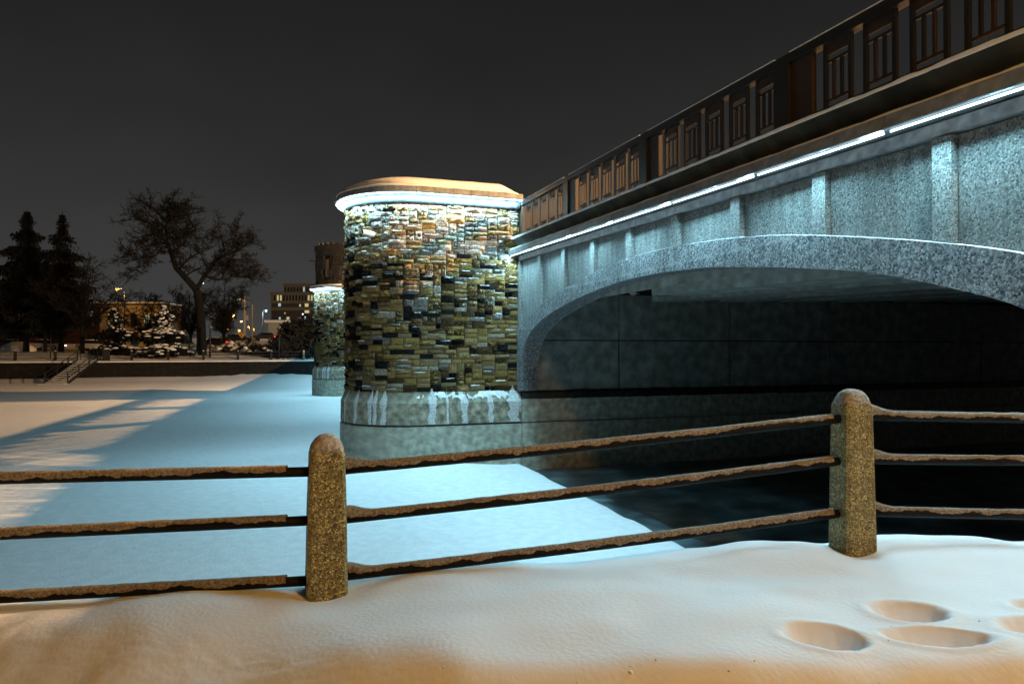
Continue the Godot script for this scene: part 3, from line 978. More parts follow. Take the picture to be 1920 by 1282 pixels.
func tower(label: String, cx: float, individual: int) -> Node3D:
	var o := Vector3(cx, 0, TZC)
	var t := thing("stone_tower", label, "tower", o, 0.0, "stone piers of the bridge")
	part(t, "mortar_core", sweep(o, cx, [Vector2(-.04, 2.1), Vector2(-.04, 7.7)], 0.0, NOSE_LEN, 60).mesh(true), M.mortar)
	# squared rubble: stones of whole numbers of cells fill the unrolled wall
	var nc := 156
	var nr := 80
	var cw := NOSE_LEN / nc
	var ch := 5.46 / nr
	var used := PackedByteArray()
	used.resize(nc * nr)
	var stones: Array = []
	var zone := FastNoiseLite.new()
	zone.seed = int(absf(cx) * 10)
	zone.frequency = 0.08
	for j in nr:
		for i in nc:
			if used[j * nc + i]: continue
			var h: int = [1, 2, 2, 2, 3, 3, 4][pick([2.2, 5, 4, 3, 2.0, 1.0, .35])]
			var w: int = rng.randi_range(3, 5) + (rng.randi_range(0, 2) if h > 1 else 1)
			if h == 4: w = rng.randi_range(4, 7)
			h = mini(h, nr - j)
			var ww := 0
			while ww < w and i + ww < nc and not used[j * nc + i + ww]: ww += 1
			# never leave a sliver of one cell
			if i + ww < nc - 1 and not used[j * nc + i + ww] and (i + ww + 1 >= nc or used[j * nc + i + ww + 1]): ww += 1
			w = ww
			for y in h:
				for x in w: used[(j + y) * nc + i + x] = 1
			var s := (i + w * 0.5) * cw
			var P: Array = nose(cx, s, -0.012)
			var hy := (j + h * 0.5) / nr
			var zn := zone.get_noise_2d(s * 30.0, hy * 150.0)
			var wt: Array  # tube light at the top and amber lamp below put into stone tones
			if hy > 0.72: wt = [7, .6, .9, 3.4, .15, .1, 1.2, .9, 1.5, .1]
			elif hy > 0.42: wt = [2.2, 2.6, 1.0, 1.0, 1.0 + 3 * maxf(0, zn), 1.3, 2.2, 1.0, .8, .7 + 3 * maxf(0, zn)]
			else: wt = [.8, 3.8, 1.3, .5, .9 + 2.5 * maxf(0, zn), 1.4, 2.6, 1.2, 1.2, .9]
			var nrm: Vector3 = P[1]
			if nrm.x < 0.45: # the nose stays damp, and its unlit side is put into the tones
				wt[4] += 1.6; wt[9] += 1.6; wt[7] += 1.2
			var dep := R(0.035, 0.085)
			if hy > 0.45 and hy < 0.72: dep = R(0.05, 0.16)
			elif hy <= 0.45: dep = R(0.025, 0.075)
			if h * w > 10: dep += 0.03
			var q: Vector3 = P[0]
			q.y = 2.17 + (j + h * 0.5) * ch
			stones.append([q, nrm, w * cw - R(.012, .03), h * ch - R(.010, .024), dep, pick(wt)])
	for s in stones:
		var to := (CAM - s[0] as Vector3)
		s.append(s[2] * s[3] * maxf(0.0, to.normalized().dot(s[1])))
	stones.sort_custom(func(a, b): return a[6] > b[6])
	var sts: Array = []
	for k in 10:
		var st := SurfaceTool.new()
		st.begin(Mesh.PRIMITIVE_TRIANGLES)
		sts.append(st)
	var patches := 0
	for n in stones.size():
		var s: Array = stones[n]
		var z: Vector3 = s[1]
		var x := Vector3.UP.cross(z)
		var flip := -1.0 if rng.randf() < 0.5 else 1.0
		var b := Basis(x * s[2], Vector3.UP * s[3], z * s[4])
		var mesh: ArrayMesh = stone_meshes[rng.randi() % stone_meshes.size()]
		var tr := Transform3D(b, s[0] - o)
		if n < individual:
			var p := part(t, "stone", mesh, M["stone%d" % s[5]])
			p.transform = tr
			var frosty: float = .32 if s[0].y > 4.2 else .16
			if s[0].y < 7.0 and s[3] > 0.1 and s[4] > .045 and patches < 70 and rng.randf() < frosty * (2.0 if s[5] == 4 or s[5] == 9 else 1.0):
				patches += 1
				var mb := MB.new()
				var x0: float = R(-.42, -.1) * s[2]
				for q in 5:
					mb.blob(Vector3(x0 + q * R(.08, .14) * s[2], s[3] * R(.33, .44), s[4] * R(.55, .9)), Vector3(s[2] * R(.08, .15), s[3] * R(.04, .09), s[4] * R(.2, .35)), 7, 4, .25, rng)
				var sp := part(t, "snow_patch", mb.mesh(true), M.snow)  # snow, also standing in for white tube light on stone tops
				sp.transform = Transform3D(Basis(x, Vector3.UP, z), s[0] - o)
		else:
			(sts[s[5]] as SurfaceTool).append_from(mesh, 0, tr)
	var am := ArrayMesh.new()
	var mats: Array = []
	for k in 10:
		var st: SurfaceTool = sts[k]
		var before := am.get_surface_count()
		st.commit(am)
		if am.get_surface_count() > before: mats.append(M["stone%d" % k])
	var rest := part(t, "stones", am, null, "stuff")
	for k in mats.size(): rest.set_surface_override_material(k, mats[k])
	# plinth: bevel, band, dark groove and base
	part(t, "plinth_band", sweep(o, cx, [Vector2(-.1, 1.25), Vector2(.15, 1.25), Vector2(.155, 1.30), Vector2(.15, 1.87), Vector2(.13, 1.905), Vector2(.01, 2.17), Vector2(-.06, 2.18)], 0.0, NOSE_LEN, 40).mesh(), M.plinth)
	part(t, "dark_groove", sweep(o, cx, [Vector2(.1, 1.17), Vector2(.12, 1.18), Vector2(.12, 1.26), Vector2(.1, 1.27)], 0.0, NOSE_LEN, 40).mesh(), M.dark_band)
	part(t, "plinth_base", sweep(o, cx, [Vector2(.17, -.4), Vector2(.17, 1.185), Vector2(.1, 1.20), Vector2(.0, 1.20)], 0.0, NOSE_LEN, 40).mesh(), M.plinth_low)
	# frozen runs of melt water down the plinth
	for q in [[-.02, .42], [.95, .2], [1.75, .22], [2.7, .27], [TZC + 1.02, .2], [TZC + 1.27, .14], [TZC + 1.42, .15], [TZC + 1.95, .17], [TZC + 2.5, .1], [2.25, .08]]:
		var s0: float = maxf(q[0], q[1] * .5 + .01)
		var mb := MB.new(o)
		var prof := [Vector2(.155, 1.265), Vector2(.152, 1.87), Vector2(.132, 1.907), Vector2(.012, 2.17), Vector2(-.01, 2.34)]
		var lens := [0.0, .605, .647, .937, 1.11]
		var edge_off: float = q[0] * 37.0
		var pt := func(i: int, j: int) -> Vector3:
			var d := 1.11 * j / 30.0
			var k := 0
			while k < 3 and lens[k + 1] < d: k += 1
			var pr: Vector2 = (prof[k] as Vector2).lerp(prof[k + 1], (d - lens[k]) / (lens[k + 1] - lens[k]))
			var u := i / 7.0 - 1.0
			var f := curve_at([Vector2(0, .7), Vector2(.2, .8), Vector2(.4, .72), Vector2(.62, 1.0), Vector2(.8, .68), Vector2(.94, .34), Vector2(1.11, .05)], d)
			var su: float = s0 - (u * f * (1.0 + .55 * gn.get_noise_2d(d * 150.0 + edge_off * 9.0, 60.0 * signf(u))) + .3 * gn.get_noise_2d(d * 60.0, edge_off * 20.0)) * q[1] * .5
			var th := (.010 + .008 * gn.get_noise_2d(su * 700.0, d * 200.0)) * sqrt(maxf(0.0, 1.0 - u * u)) + .002
			var p: Vector3 = nose(cx, clampf(su, 0.0, NOSE_LEN), pr.x + th)[0]
			p.y = pr.y
			return p
		for i in 14:
			for j in 30:
				mb.quad(pt.call(i + 1, j), pt.call(i, j), pt.call(i, j + 1), pt.call(i + 1, j + 1))
		part(t, "ice_streak", mb.mesh(true), M.streak)
	var sb := MB.new(o)
	var nb := 150
	for i in nb:
		for j in 8:
			var c: Array = []
			var keep := true
			for q in [[i, j], [i, j + 1], [i + 1, j + 1], [i + 1, j]]:
				var s := lerpf(.25, 3.5, float(q[0]) / nb)
				var f: float = q[1] / 8.0
				var th := 0.5 * gn.get_noise_2d(s * 45.0, f * 28.0 + cx) + 0.45 * gn.get_noise_2d(s * 160.0, f * 70.0) + .24 - 1.2 * absf(f - .62) * absf(f - .62) - .6 * smoothstep(2.4, 3.5, s) - .5 * smoothstep(.6, .2, s)
				if th < 0.0: keep = false
				var p: Vector3 = nose(cx, s, lerpf(.012, .132, 1.0 - f) + clampf(th, 0, .4) * .07 + .003)[0]
				p.y = lerpf(1.90, 2.17, f) + clampf(th, 0, .4) * .04
				c.append(p)
			if keep: sb.quad(c[0], c[1], c[2], c[3])
	part(t, "bevel_snow", sb.mesh(true), M.snow, "stuff")
	# coping: bolted plate, light tubes, metal fascia, snow
	part(t, "coping_plate", sweep(o, cx, [Vector2(.0, 7.60), Vector2(.075, 7.605), Vector2(.085, 7.82), Vector2(.0, 7.83)], 0.0, NOSE_LEN, 60).mesh(true), M.plate)
	var segs := 23
	for k in segs:
		var a := NOSE_LEN * k / segs
		var b := NOSE_LEN * (k + 1) / segs
		var pts: Array = []
		var rr: Array = []
		for i in 5:
			var p: Vector3 = nose(cx, lerpf(a + .018, b - .018, i / 4.0), .27)[0]
			p.y = 7.83
			pts.append(p); rr.append(.022)
		var mb := MB.new(o)
		mb.tube(pts, rr, 8)
		part(t, "light_tube", mb.mesh(true), M.tube)
		part(t, "fascia_panel", sweep(o, cx, [Vector2(.0, 7.86), Vector2(.325, 7.845), Vector2(.34, 7.86), Vector2(.30, 8.01), Vector2(.0, 8.03)], a + .004, b - .004, 4).mesh(), M.metal)
		var bolt: Array = nose(cx, (a + b) / 2, .088)
		var bm := MB.new(o)
		bm.blob(bolt[0] + Vector3(0, 7.71, 0), Vector3(.02, .02, .02), 6, 4)
		part(t, "bolt", bm.mesh(true), M.dark_metal)
	var lights := 13 if individual > 0 else 6
	for k in lights:
		var a := NOSE_LEN * k / lights
		var b := NOSE_LEN * (k + 1) / lights
		var pa: Vector3 = nose(cx, a, .27)[0]
		var pb: Vector3 = nose(cx, b, .27)[0]
		var nm: Vector3 = nose(cx, (a + b) / 2, 0)[1]
		area_light(t, (nose(cx, (a + b) / 2, .27)[0] as Vector3) + Vector3(0, 7.79, 0) - o, pb - pa, Vector3(0, -1, 0) - nm * .9, Vector2((pb - pa).length(), .03), 10.0 * (pb - pa).length() / 0.95, LED)
	return t

func snow_roof(t: Node3D, cx: float, prof: Array, called: String) -> void:
	# closed roof over the nose: prof is Vector2(offset, y) from the edge inwards, negative offsets reach the middle
	var o := t.position
	var mb := MB.new(o)
	var rows: Array = []
	var n := 72
	for p in prof:
		var row := PackedVector3Array()
		for k in n + 1:
			var s := lerpf(NOSE_LEN, 0.0, float(k) / n)
			var q: Vector3 = nose(cx, s, p.x)[0]
			q.y = p.y - .38 * smoothstep(.55, -.05, q.z) * (p.y - 7.95) / .6 + .012 * gn.get_noise_2d(q.x * 40.0, q.z * 40.0 + p.y * 100.0)
			row.append(q)
		rows.append(row)
	mb.grid(rows)
	part(t, called, mb.mesh(true), M.snow)

func towers() -> void:
	make_stone_meshes()
	var t := tower("tall rounded stone tower of the near pier, ringed by white light", TCX, 300)
	snow_roof(t, TCX, [Vector2(.10, 8.02), Vector2(.31, 8.015), Vector2(.30, 8.06), Vector2(.16, 8.12), Vector2(.02, 8.15)], "snow_rim")
	snow_roof(t, TCX, [Vector2(-.02, 8.12), Vector2(.06, 8.20), Vector2(.03, 8.26), Vector2(-.18, 8.36), Vector2(-.45, 8.45), Vector2(-.8, 8.52), Vector2(-1.3, 8.57), Vector2(-1.94, 8.59)], "snow_cap")
	var o := t.position
	var a := deg_to_rad(40)
	var n := Vector3(cos(a), 0, sin(a))
	var p0 := o + n * (TR - .05) + Vector3(0, 6.70, 0)
	var dir := (n + Vector3(-.35, .12, .55)).normalized()
	var mb := MB.new(o)
	mb.tube([p0, p0 + dir * .42], [.075, .075], 14, false)
	part(t, "drain_pipe", mb.mesh(true), M.pole_pale)
	var mb2 := MB.new(o)
	mb2.tube([p0 + dir * .30, p0 + dir * .41], [.066, .066], 12)
	part(t, "drain_mouth", mb2.mesh(true), M.window_dark)

	var f := tower("smaller looking stone tower of the far pier with a dark turret on top", FARX, 0)
	snow_roof(f, FARX, [Vector2(.10, 8.02), Vector2(.31, 8.015), Vector2(.29, 8.08), Vector2(.1, 8.14), Vector2(-.3, 8.2), Vector2(-1.94, 8.25)], "snow_cap")
	# turret: coursed blocks round a core, a tall window, an overhanging crenellated top
	var fo := f.position
	var core := MB.new(fo)
	core.lathe([Vector2(1.74, 8.1), Vector2(1.74, 11.0), Vector2(0, 11.0)], 32, fo)
	part(f, "turret_core", core.mesh(true), M.stone_dark)
	for j in 7:
		var y := 8.12 + .36 * j
		var off := R(0, .35)
		var k := 0.0
		while k < 17.0:
			var wd := R(.8, 1.35)
			var am := (k + wd / 2 + off) * TAU / 17.0
			k += wd
			if angle_difference(am, deg_to_rad(42)) > -.18 and angle_difference(am, deg_to_rad(42)) < .18 and j > 0 and j < 6: continue
			var nn := Vector3(cos(am), 0, sin(am))
			var bm := MB.new(fo)
			bm.box(fo + nn * R(1.77, 1.80) + Vector3(0, y + .18, 0), Vector3(1.84 * TAU / 17.0 * wd - .025, .335, .14), Basis(Vector3.UP.cross(nn), Vector3.UP, nn))
			part(f, "turret_block", bm.mesh(), M.stone_dark)
	var band := MB.new(fo)
	band.lathe([Vector2(1.8, 10.62), Vector2(1.97, 10.72), Vector2(1.97, 11.05), Vector2(1.8, 11.06), Vector2(0, 11.06)], 32, fo)
	part(f, "turret_parapet", band.mesh(), M.stone_dark)
	for k in 28:
		var am := TAU * k / 28.0
		var nn := Vector3(cos(am), 0, sin(am))
		var bm := MB.new(fo)
		bm.box(fo + nn * 1.88 + Vector3(0, 11.11, 0), Vector3(.24, .15, .18), Basis(Vector3.UP.cross(nn), Vector3.UP, nn))
		part(f, "merlon", bm.mesh(), M.stone_dark)
	var wn := Vector3(cos(deg_to_rad(42)), 0, sin(deg_to_rad(42)))
	var wb := Basis(Vector3.UP.cross(wn), Vector3.UP, wn)
	var wm := MB.new(fo)
	wm.box(fo + wn * 1.735 + Vector3(0, 9.4, 0), Vector3(.62, 1.75, .05), wb)
	var win := part(f, "window", wm.mesh(), M.window_dark)
	var pm := MB.new(fo)
	pm.box(fo + wn * 1.765 + wb.x * .1 + Vector3(0, 9.35, 0), Vector3(.3, 1.3, .012), wb)
	part(win, "pane", pm.mesh(), M.lamp_off)
	var rod := MB.new(fo)
	rod.tube([fo + Vector3(-.2, 10.0, 1.7), fo + Vector3(.1, 10.0, 2.35)], [.03, .03], 6)
	part(f, "bracket", rod.mesh(), M.dark_metal)

# ---------------------------------------------------------------- fence by the camera
func near_fence() -> void:
	var o := Vector3(15.2, 2.0, 4.5)
	var t := thing("pipe_fence", "pebbled concrete posts with three snowy pipe rails on the near bank", "fence", o)
	var posts := [[Vector3(14.96, 0, 6.31), 2.925, deg_to_rad(2)], [Vector3(15.43, 0, 2.94), 3.15, deg_to_rad(-9)]]
	for p in posts:
		var mb := MB.new()
		var hts := [1.55, 2.07, 2.5, p[1] - .12, p[1] - .085, p[1] - .075]
		var hw := [.121, .112, .105, .096, .078, .02]
		var rows: Array = []
		for j in hts.size():
			var row := PackedVector3Array()
			var w: float = hw[j]
			var c := w * .18
			for q in [[-w + c, w], [w - c, w], [w, w - c], [w, -w + c], [w - c, -w], [-w + c, -w], [-w, -w + c], [-w, w - c], [-w + c, w]]:
				row.append(Vector3(q[0], hts[j] - 2.0, q[1]))
			rows.append(row)
		mb.grid(rows)
		var n := part(t, "post", mb.mesh(), M.post)
		n.position = p[0] - Vector3(o.x, 0, o.z)
		n.rotation.y = p[2]
		var cap := MB.new()
		var crows: Array = []
		for q in [[.90, -.122], [1.03, -.116], [1.04, -.10], [.93, -.07], [.74, -.042], [.48, -.022], [.2, -.014], [.0, -.013]]:
			var row := PackedVector3Array()
			for k in 29:
				var an := -TAU * k / 28.0
				var sq := .093 / pow(maxf(absf(cos(an)), absf(sin(an))), .55)
				var jit: float = 1.0 + .05 * gn.get_noise_2d(cos(an) * 60.0 + p[1] * 90.0, sin(an) * 60.0 + q[1] * 300.0)
				row.append(Vector3(cos(an) * sq * q[0] * jit, p[1] - 2.0 + q[1] + (.012 * gn.get_noise_2d(cos(an) * 45.0, sin(an) * 45.0 + p[1] * 70.0) if q[1] < -.08 else 0.0), -sin(-an) * -sq * q[0] * jit))
			row.reverse()
			crows.append(row)
		cap.grid(crows)
		part(n, "snow_cap", cap.mesh(true), M.lamplit_snow)
	var L := Vector3(14.96, 0, 6.31)
	var C := Vector3(15.43, 0, 2.94)
	var ends := [
		[L, Vector3(13.98, 0, 11.5), [[2.695, 2.72], [2.415, 2.37], [2.07, 2.03]], -1],
		[L, C, [[2.695, 2.945], [2.41, 2.665], [2.08, 2.318]], 1],
		[C, Vector3(16.35, 0, 0.10), [[2.957, 2.93], [2.665, 2.66], [2.318, 2.28]], 1]]
	for e in ends:
		for r in 3:
			var a: Vector3 = e[0]
			var b: Vector3 = e[1]
			a.y = e[2][r][0]
			b.y = e[2][r][1]
			var mb := MB.new(o)
			var pts: Array = []
			var rr: Array = []
			for k in 13:
				var q := a.lerp(b, k / 12.0)
				q.y -= .012 * sin(PI * k / 12.0)
				pts.append(q); rr.append(.0285)
			mb.tube(pts, rr, 14)
			var rail := part(t, "rail", mb.mesh(true), M.rail)
			# crust of snow along the top, with a ragged lower edge towards the camera
			var cr := MB.new(o)
			var d := (b - a).normalized()
			var side := d.cross(Vector3.UP).normalized()
			if side.x < 0: side = -side
			var up := side.cross(d) if side.cross(d).y > 0 else d.cross(side)
			var n := 420
			var rows: Array = []
			for j in 9: rows.append(PackedVector3Array())
			var start := 0.12 if e[3] < 0 else 0.02
			if e[3] > 0 and a.is_equal_approx(Vector3(L.x, a.y, L.z)): start = 0.0
			var stop := 0.955 if e[3] > 0 and r < 3 and b.z > 2 else 1.0
			for k in n + 1:
				var f := lerpf(start * .35, stop, float(k) / n)
				var q := a.lerp(b, f)
				q.y -= .012 * sin(PI * f)
				var dist := a.distance_to(b) * f
				var low := 0.30 + 0.6 * gn.get_noise_2d(dist * 45.0, r * 50.0 + e[3] * 300.0) + 0.5 * gn.get_noise_2d(dist * 190.0, r * 30.0 + 70.0) + 0.3 * gn.get_noise_2d(dist * 700.0, r * 30.0)
				low = clampf(low, -0.6, 0.95)
				var heap := 0.0065 + .003 * gn.get_noise_2d(dist * 150.0, 8.0)
				if e[3] > 0: heap += .035 * exp(-pow((dist - .12) / .09, 2))
				for j in 9:
					var ang := lerpf(low, PI * .85, j / 8.0)
					var rad := .0305 + (heap * maxf(0.0, sin(ang)) + .004 if j > 0 and j < 8 else 0.0)
					rows[8 - j].append(q + side * cos(ang) * rad + up * sin(ang) * rad)
			if d.dot(Vector3(0, 0, 1)) > 0: rows.reverse()
			cr.grid(rows)
			part(rail, "snow_crust", cr.mesh(true), M.lamplit_crust)

# ---------------------------------------------------------------- far bank
const TURN := 1.25475 # turns a thing so that its local x runs across the canal view and z comes back over the water

func pg(x: float, z: float) -> float:
	var h := curve_at([Vector2(-900, 9.0), Vector2(-230, 6.2), Vector2(-118, 5.2), Vector2(-103, 4.4), Vector2(-97, 3.4), Vector2(-88, 3.1), Vector2(-76, 2.98), Vector2(-70, 2.75), Vector2(-67, 2.25), Vector2(-65.2, 2.0)], x)
	if x < -66.5 and x > -100.0:
		h += .12 * gn.get_noise_2d(x * 6.0, z * 6.0)
	return h

func far_bank() -> void:
	var xs := steps([-900.0, -230.0, 60.0, -120.0, 8.0, -65.25, 0.9])
	struct("park_ground", heightfield(xs, steps([-500.0, -20.0, 60.0, 0.0, 3.0, 70.0, 1.2, 500.0, 60.0]), func(x: float, z: float) -> Vector3: return Vector3(x, pg(x, z), z)), M.snow_far, "snowy park sloping up behind the far canal wall")
	var w := thing("canal_wall", "long dark concrete canal wall of the far bank", "canal wall", Vector3(-65.3, 0, 40))
	var o := Vector3(-65.3, 0, 40)
	for i in 13:
		var z0 := 0.4 + 7.0 * i
		var mb := MB.new(o)
		mb.box(Vector3(-65.55, .75, z0 + 3.5), Vector3(.5, 2.1, 6.97))
		part(w, "wall_section", mb.mesh(), M.wall_far)
		var cp := MB.new(o)
		cp.box(Vector3(-65.52, 1.87, z0 + 3.5), Vector3(.66, .2, 6.985))
		part(w, "coping", cp.mesh(), M.wall_far)
	var sc := MB.new(o)
	sc.box(Vector3(-65.6, 2.02, 46), Vector3(.7, .12, 91))
	part(w, "snow_cap", sc.mesh(), M.snow_far)
	# fence along it
	var f := thing("pipe_fence", "far fence of short dark posts and three rails above the canal wall", "fence", Vector3(-66.6, 2.2, 30))
	var fo := f.position
	for i in 20:
		var z := 5.2 + 3.72 * i
		if i == 6: continue
		var mb := MB.new(fo)
		mb.box(Vector3(-66.6, 2.65, z), Vector3(.24, 1.15, .24))
		var p := part(f, "post", mb.mesh(), M.plinth if i == 0 else M.far_post)
		var cap := MB.new(fo)
		cap.blob(Vector3(-66.6, 3.23, z), Vector3(.12, .07, .12), 8, 4)
		part(p, "snow_cap", cap.mesh(true), M.snow_far)
	for y in [2.42, 2.76, 3.1]:
		for s in [[4.5, 26.6], [29.2, 76.0]]:
			var mb := MB.new(fo)
			mb.tube([Vector3(-66.6, y, s[0]), Vector3(-66.6, y, s[1])], [.04, .04], 6)
			part(f, "rail", mb.mesh(true), M.dark_metal)
	var pl := thing("gate_pillar", "square stone pillar with a snow cap at the head of the stairs", "pillar", Vector3(-66.5, 2.2, 26.3))
	var pm := MB.new()
	pm.box(Vector3(0, .6, 0), Vector3(.6, 1.3, .6))
	part(pl, "shaft", pm.mesh(), M.far_post)
	var pc := MB.new()
	pc.blob(Vector3(0, 1.26, 0), Vector3(.33, .1, .33), 10, 5)
	part(pl, "snow_cap", pc.mesh(true), M.snow_far)
	stairs()
	# thin pole rising from the fence
	var tp := thing("pole", "thin dark pole standing beside the fence near the stairs", "pole", Vector3(-68.0, 2.3, 32.1))
	var tm := MB.new()
	tm.tube([Vector3.ZERO, Vector3(0, 3.1, 0)], [.06, .05], 6)
	part(tp, "shaft", tm.mesh(true), M.dark_metal)

func stairs() -> void:
	var top := Vector3(-65.6, 2.15, 27.9)
	var bot := Vector3(-57.6, 0.02, 28.6)
	var t := thing("dock_stairs", "open steel stairs leading from the park down to the ice", "stairs", bot)
	var along := (top - bot)
	var flat := Vector3(along.x, 0, along.z).normalized()
	var side := Vector3.UP.cross(flat)
	var n := 13
	for i in n:
		var c := bot.lerp(top, (i + .5) / n)
		var mb := MB.new(bot)
		mb.box(c, Vector3(1.9, .05, .5), Basis(side, Vector3.UP, -flat))
		var tr := part(t, "tread", mb.mesh(), M.dark_metal)
		var sn := MB.new(bot)
		sn.box(c + Vector3(0, .05, 0), Vector3(1.8, .05, .36), Basis(side, Vector3.UP, -flat))
		part(tr, "snow", sn.mesh(), M.snow_far)
	for s in [-1, 1]:
		var off: Vector3 = side * s * 1.0
		var mb := MB.new(bot)
		mb.bar(bot + off, top + off, .07, .26)
		part(t, "stringer", mb.mesh(), M.dark_metal)
		for h in [.55, 1.02]:
			var hr := MB.new(bot)
			hr.tube([bot + off + Vector3(0, h - .1, 0), bot + off + Vector3(0, h, 0) + flat * .1, top + off + Vector3(0, h, 0), top + off + Vector3(0, h, 0) + flat * .8, top + off + flat * .9 + Vector3(0, .1, 0)], [.035, .035, .035, .035, .035], 6)
			part(t, "handrail", hr.mesh(true), M.dark_metal)
		for k in 4:
			var b := bot.lerp(top, [0.02, .36, .70, 1.0][k]) + off
			var pm := MB.new(bot)
			pm.box(b + Vector3(0, .45, 0), Vector3(.1, 1.2, .1))
			part(t, "railing_post", pm.mesh(), M.dark_metal)
	var lp := MB.new(bot)
	lp.box(bot - flat * .55 + Vector3(0, .03, 0), Vector3(2.1, .06, 1.2), Basis(side, Vector3.UP, -flat))
	part(t, "landing", lp.mesh(), M.pole_pale)
	var legs := MB.new(bot)
	legs.box(bot.lerp(top, .45) + Vector3(0, -.5, 0), Vector3(.14, 1.1, .14))
	part(t, "prop", legs.mesh(), M.dark_metal)

# ---------------------------------------------------------------- trees
func limb(mb: MB, pts: Array, r0: float, r1: float, n := 6) -> void:
	var rr: Array = []
	for i in pts.size(): rr.append(lerpf(r0, r1, float(i) / (pts.size() - 1)))
	mb.tube(pts, rr, n, false)

func twigs(mb: MB, at: Vector3, dir: Vector3, length: float, r: float, level: int, droop: float) -> void:
	var pts: Array = [at]
	var d := dir
	var p := at
	var n := 4 if level > 0 else 3
	for i in n:
		d = (d + Vector3(R(-.3, .3), R(-.25, .3) - droop * i / n, R(-.3, .3))).normalized()
		p += d * length / n
		pts.append(p)
	limb(mb, pts, r, maxf(r * .45, .015), 4 if level > 1 else 3)
	if level > 0:
		var k := int(R(5.5, 8.0))
		for i in k:
			var f := R(.25, 1.0)
			var seg := minf(f * n, n - .001)
			var q: Vector3 = (pts[int(seg)] as Vector3).lerp(pts[int(seg) + 1], seg - int(seg))
			var side := Vector3(R(-1, 1), R(-.6, .9), R(-1, 1)).normalized()
			twigs(mb, q, (d * .55 + side).normalized(), length * R(.42, .68), maxf(r * .5, .02), level - 1, droop)

func bare_tree(label: String, at: Vector3, limbs: Array, tr0: float, spread: float, sub: float, level: int, group := "") -> Node3D:
	# limbs: [[Vector3...], r0, r1, twig spacing]; the first is the trunk
	var t := thing("bare_tree", label, "tree", at, TURN, group)
	for i in limbs.size():
		var lb: Array = limbs[i]
		var mb := MB.new()
		limb(mb, lb[0], lb[1], lb[2], 9 if i == 0 else 7)
		part(t, "trunk" if i == 0 else "limb", mb.mesh(true), M.bark)
	var tw := MB.new()
	for i in range(1, limbs.size()):
		var lb: Array = limbs[i]
		var pts: Array = lb[0]
		for j in pts.size() - 1:
			var a: Vector3 = pts[j]
			var b: Vector3 = pts[j + 1]
			var m := int(maxf(1.0, a.distance_to(b) / spread))
			for k in m:
				if lb[3] > 0 and j < lb[3]: continue
				var q := a.lerp(b, (k + rng.randf()) / m)
				var side := Vector3(R(-1, 1), R(-.35, 1.0), R(-1, 1)).normalized()
				twigs(tw, q, (side + (b - a).normalized() * .5).normalized(), sub * R(.55, 1.15), .045, level, .12)
		twigs(tw, pts[pts.size() - 1], (pts[pts.size() - 1] - pts[pts.size() - 2] as Vector3).normalized(), sub, .05, level, .1)
	part(t, "twigs", tw.mesh(), M.twig)
	return t

func Z3(a: Array) -> Array: # metres from the big tree's foot, measured across, up and (made up) depth
	var out: Array = []
	var dz := R(-.35, .35)
	for i in a.size():
		out.append(Vector3((a[i][0] - 768) * .01676, (1205 - a[i][1]) * .01676, (dz * i * .8) if a.size() > 2 else 0.0))
	return out

func spruce(label: String, at: Vector3, h: float, rad: float, clear: float, snow: float, group := "", open := 0.0) -> Node3D:
	var t := thing("spruce", label, "tree", at, R(0, 6), group)
	var tm := MB.new()
	limb(tm, [Vector3(0, -.3, 0), Vector3(0, h * .12, 0), Vector3(.1, h * .5, 0), Vector3(0, h, 0)], h * .022, .03, 8)
	part(t, "trunk", tm.mesh(true), M.bark)
	var fm := MB.new()
	var sm := MB.new()
	var y := clear
	while y < h * .985:
		var f := (y - clear) / (h - clear)
		var L := rad * pow(1.0 - f, .8) * (0.75 + .25 * sin(y * 3.1))
		if f < .12: L *= .75 + f * 2.0
		var n := int(lerpf(15, 9, f))
		var a0 := R(0, TAU)
		for k in n:
			if rng.randf() < open: continue
			var a := a0 + TAU * k / n + R(-.25, .25)
			var ln := maxf(.25, L * R(.62, 1.15))
			var out := Vector3(cos(a), 0, sin(a))
			var side := Vector3.UP.cross(out)
			var st := maxi(3, int(ln / .42))
			for i in st:
				var u := (i + .6) / st
				var q := Vector3(0, y, 0) + out * ln * u + Vector3.UP * (ln * (.10 * u - .34 * u * u + .16 * u * u * u))
				var wd := (.62 + .42 * sin(u * PI)) * clampf(ln * .42, .40, 1.1)
				for s in [-1, 1]:
					var tip: Vector3 = q + out * R(.2, .55) * wd + side * s * wd * R(.7, 1.3) - Vector3.UP * wd * R(.15, .55)
					fm.tri(q - out * .2 * wd, q + out * .3 * wd, tip)
					var tip2: Vector3 = q + out * R(.1, .5) * wd + side * s * wd * R(.2, .6) - Vector3.UP * wd * R(.5, 1.0)
					fm.tri(q - out * .25 * wd, q + out * .2 * wd, tip2)
				fm.tri(q - side * .22 * wd, q + side * .22 * wd, q + out * wd * R(.6, .9) - Vector3.UP * R(-.1, .2) * wd)
				if snow > 0 and rng.randf() < snow and u > .35:
					sm.blob(q + Vector3.UP * .06, Vector3(wd * R(.3, .6), .10 * R(.7, 1.4), wd * R(.3, .6)), 7, 4, .2, rng)
		y += lerpf(.42, .15, f) * clampf(h / 14.0, .55, 1.0)
	for k in 3:
		fm.tri(Vector3(-.09, h * .96, 0), Vector3(.09, h * .96, 0), Vector3(0, h * 1.02, .02))
	part(t, "needles", fm.mesh(), M.needles)
	if snow > 0: part(t, "snow_load", sm.mesh(true), M.snow_far)
	return t

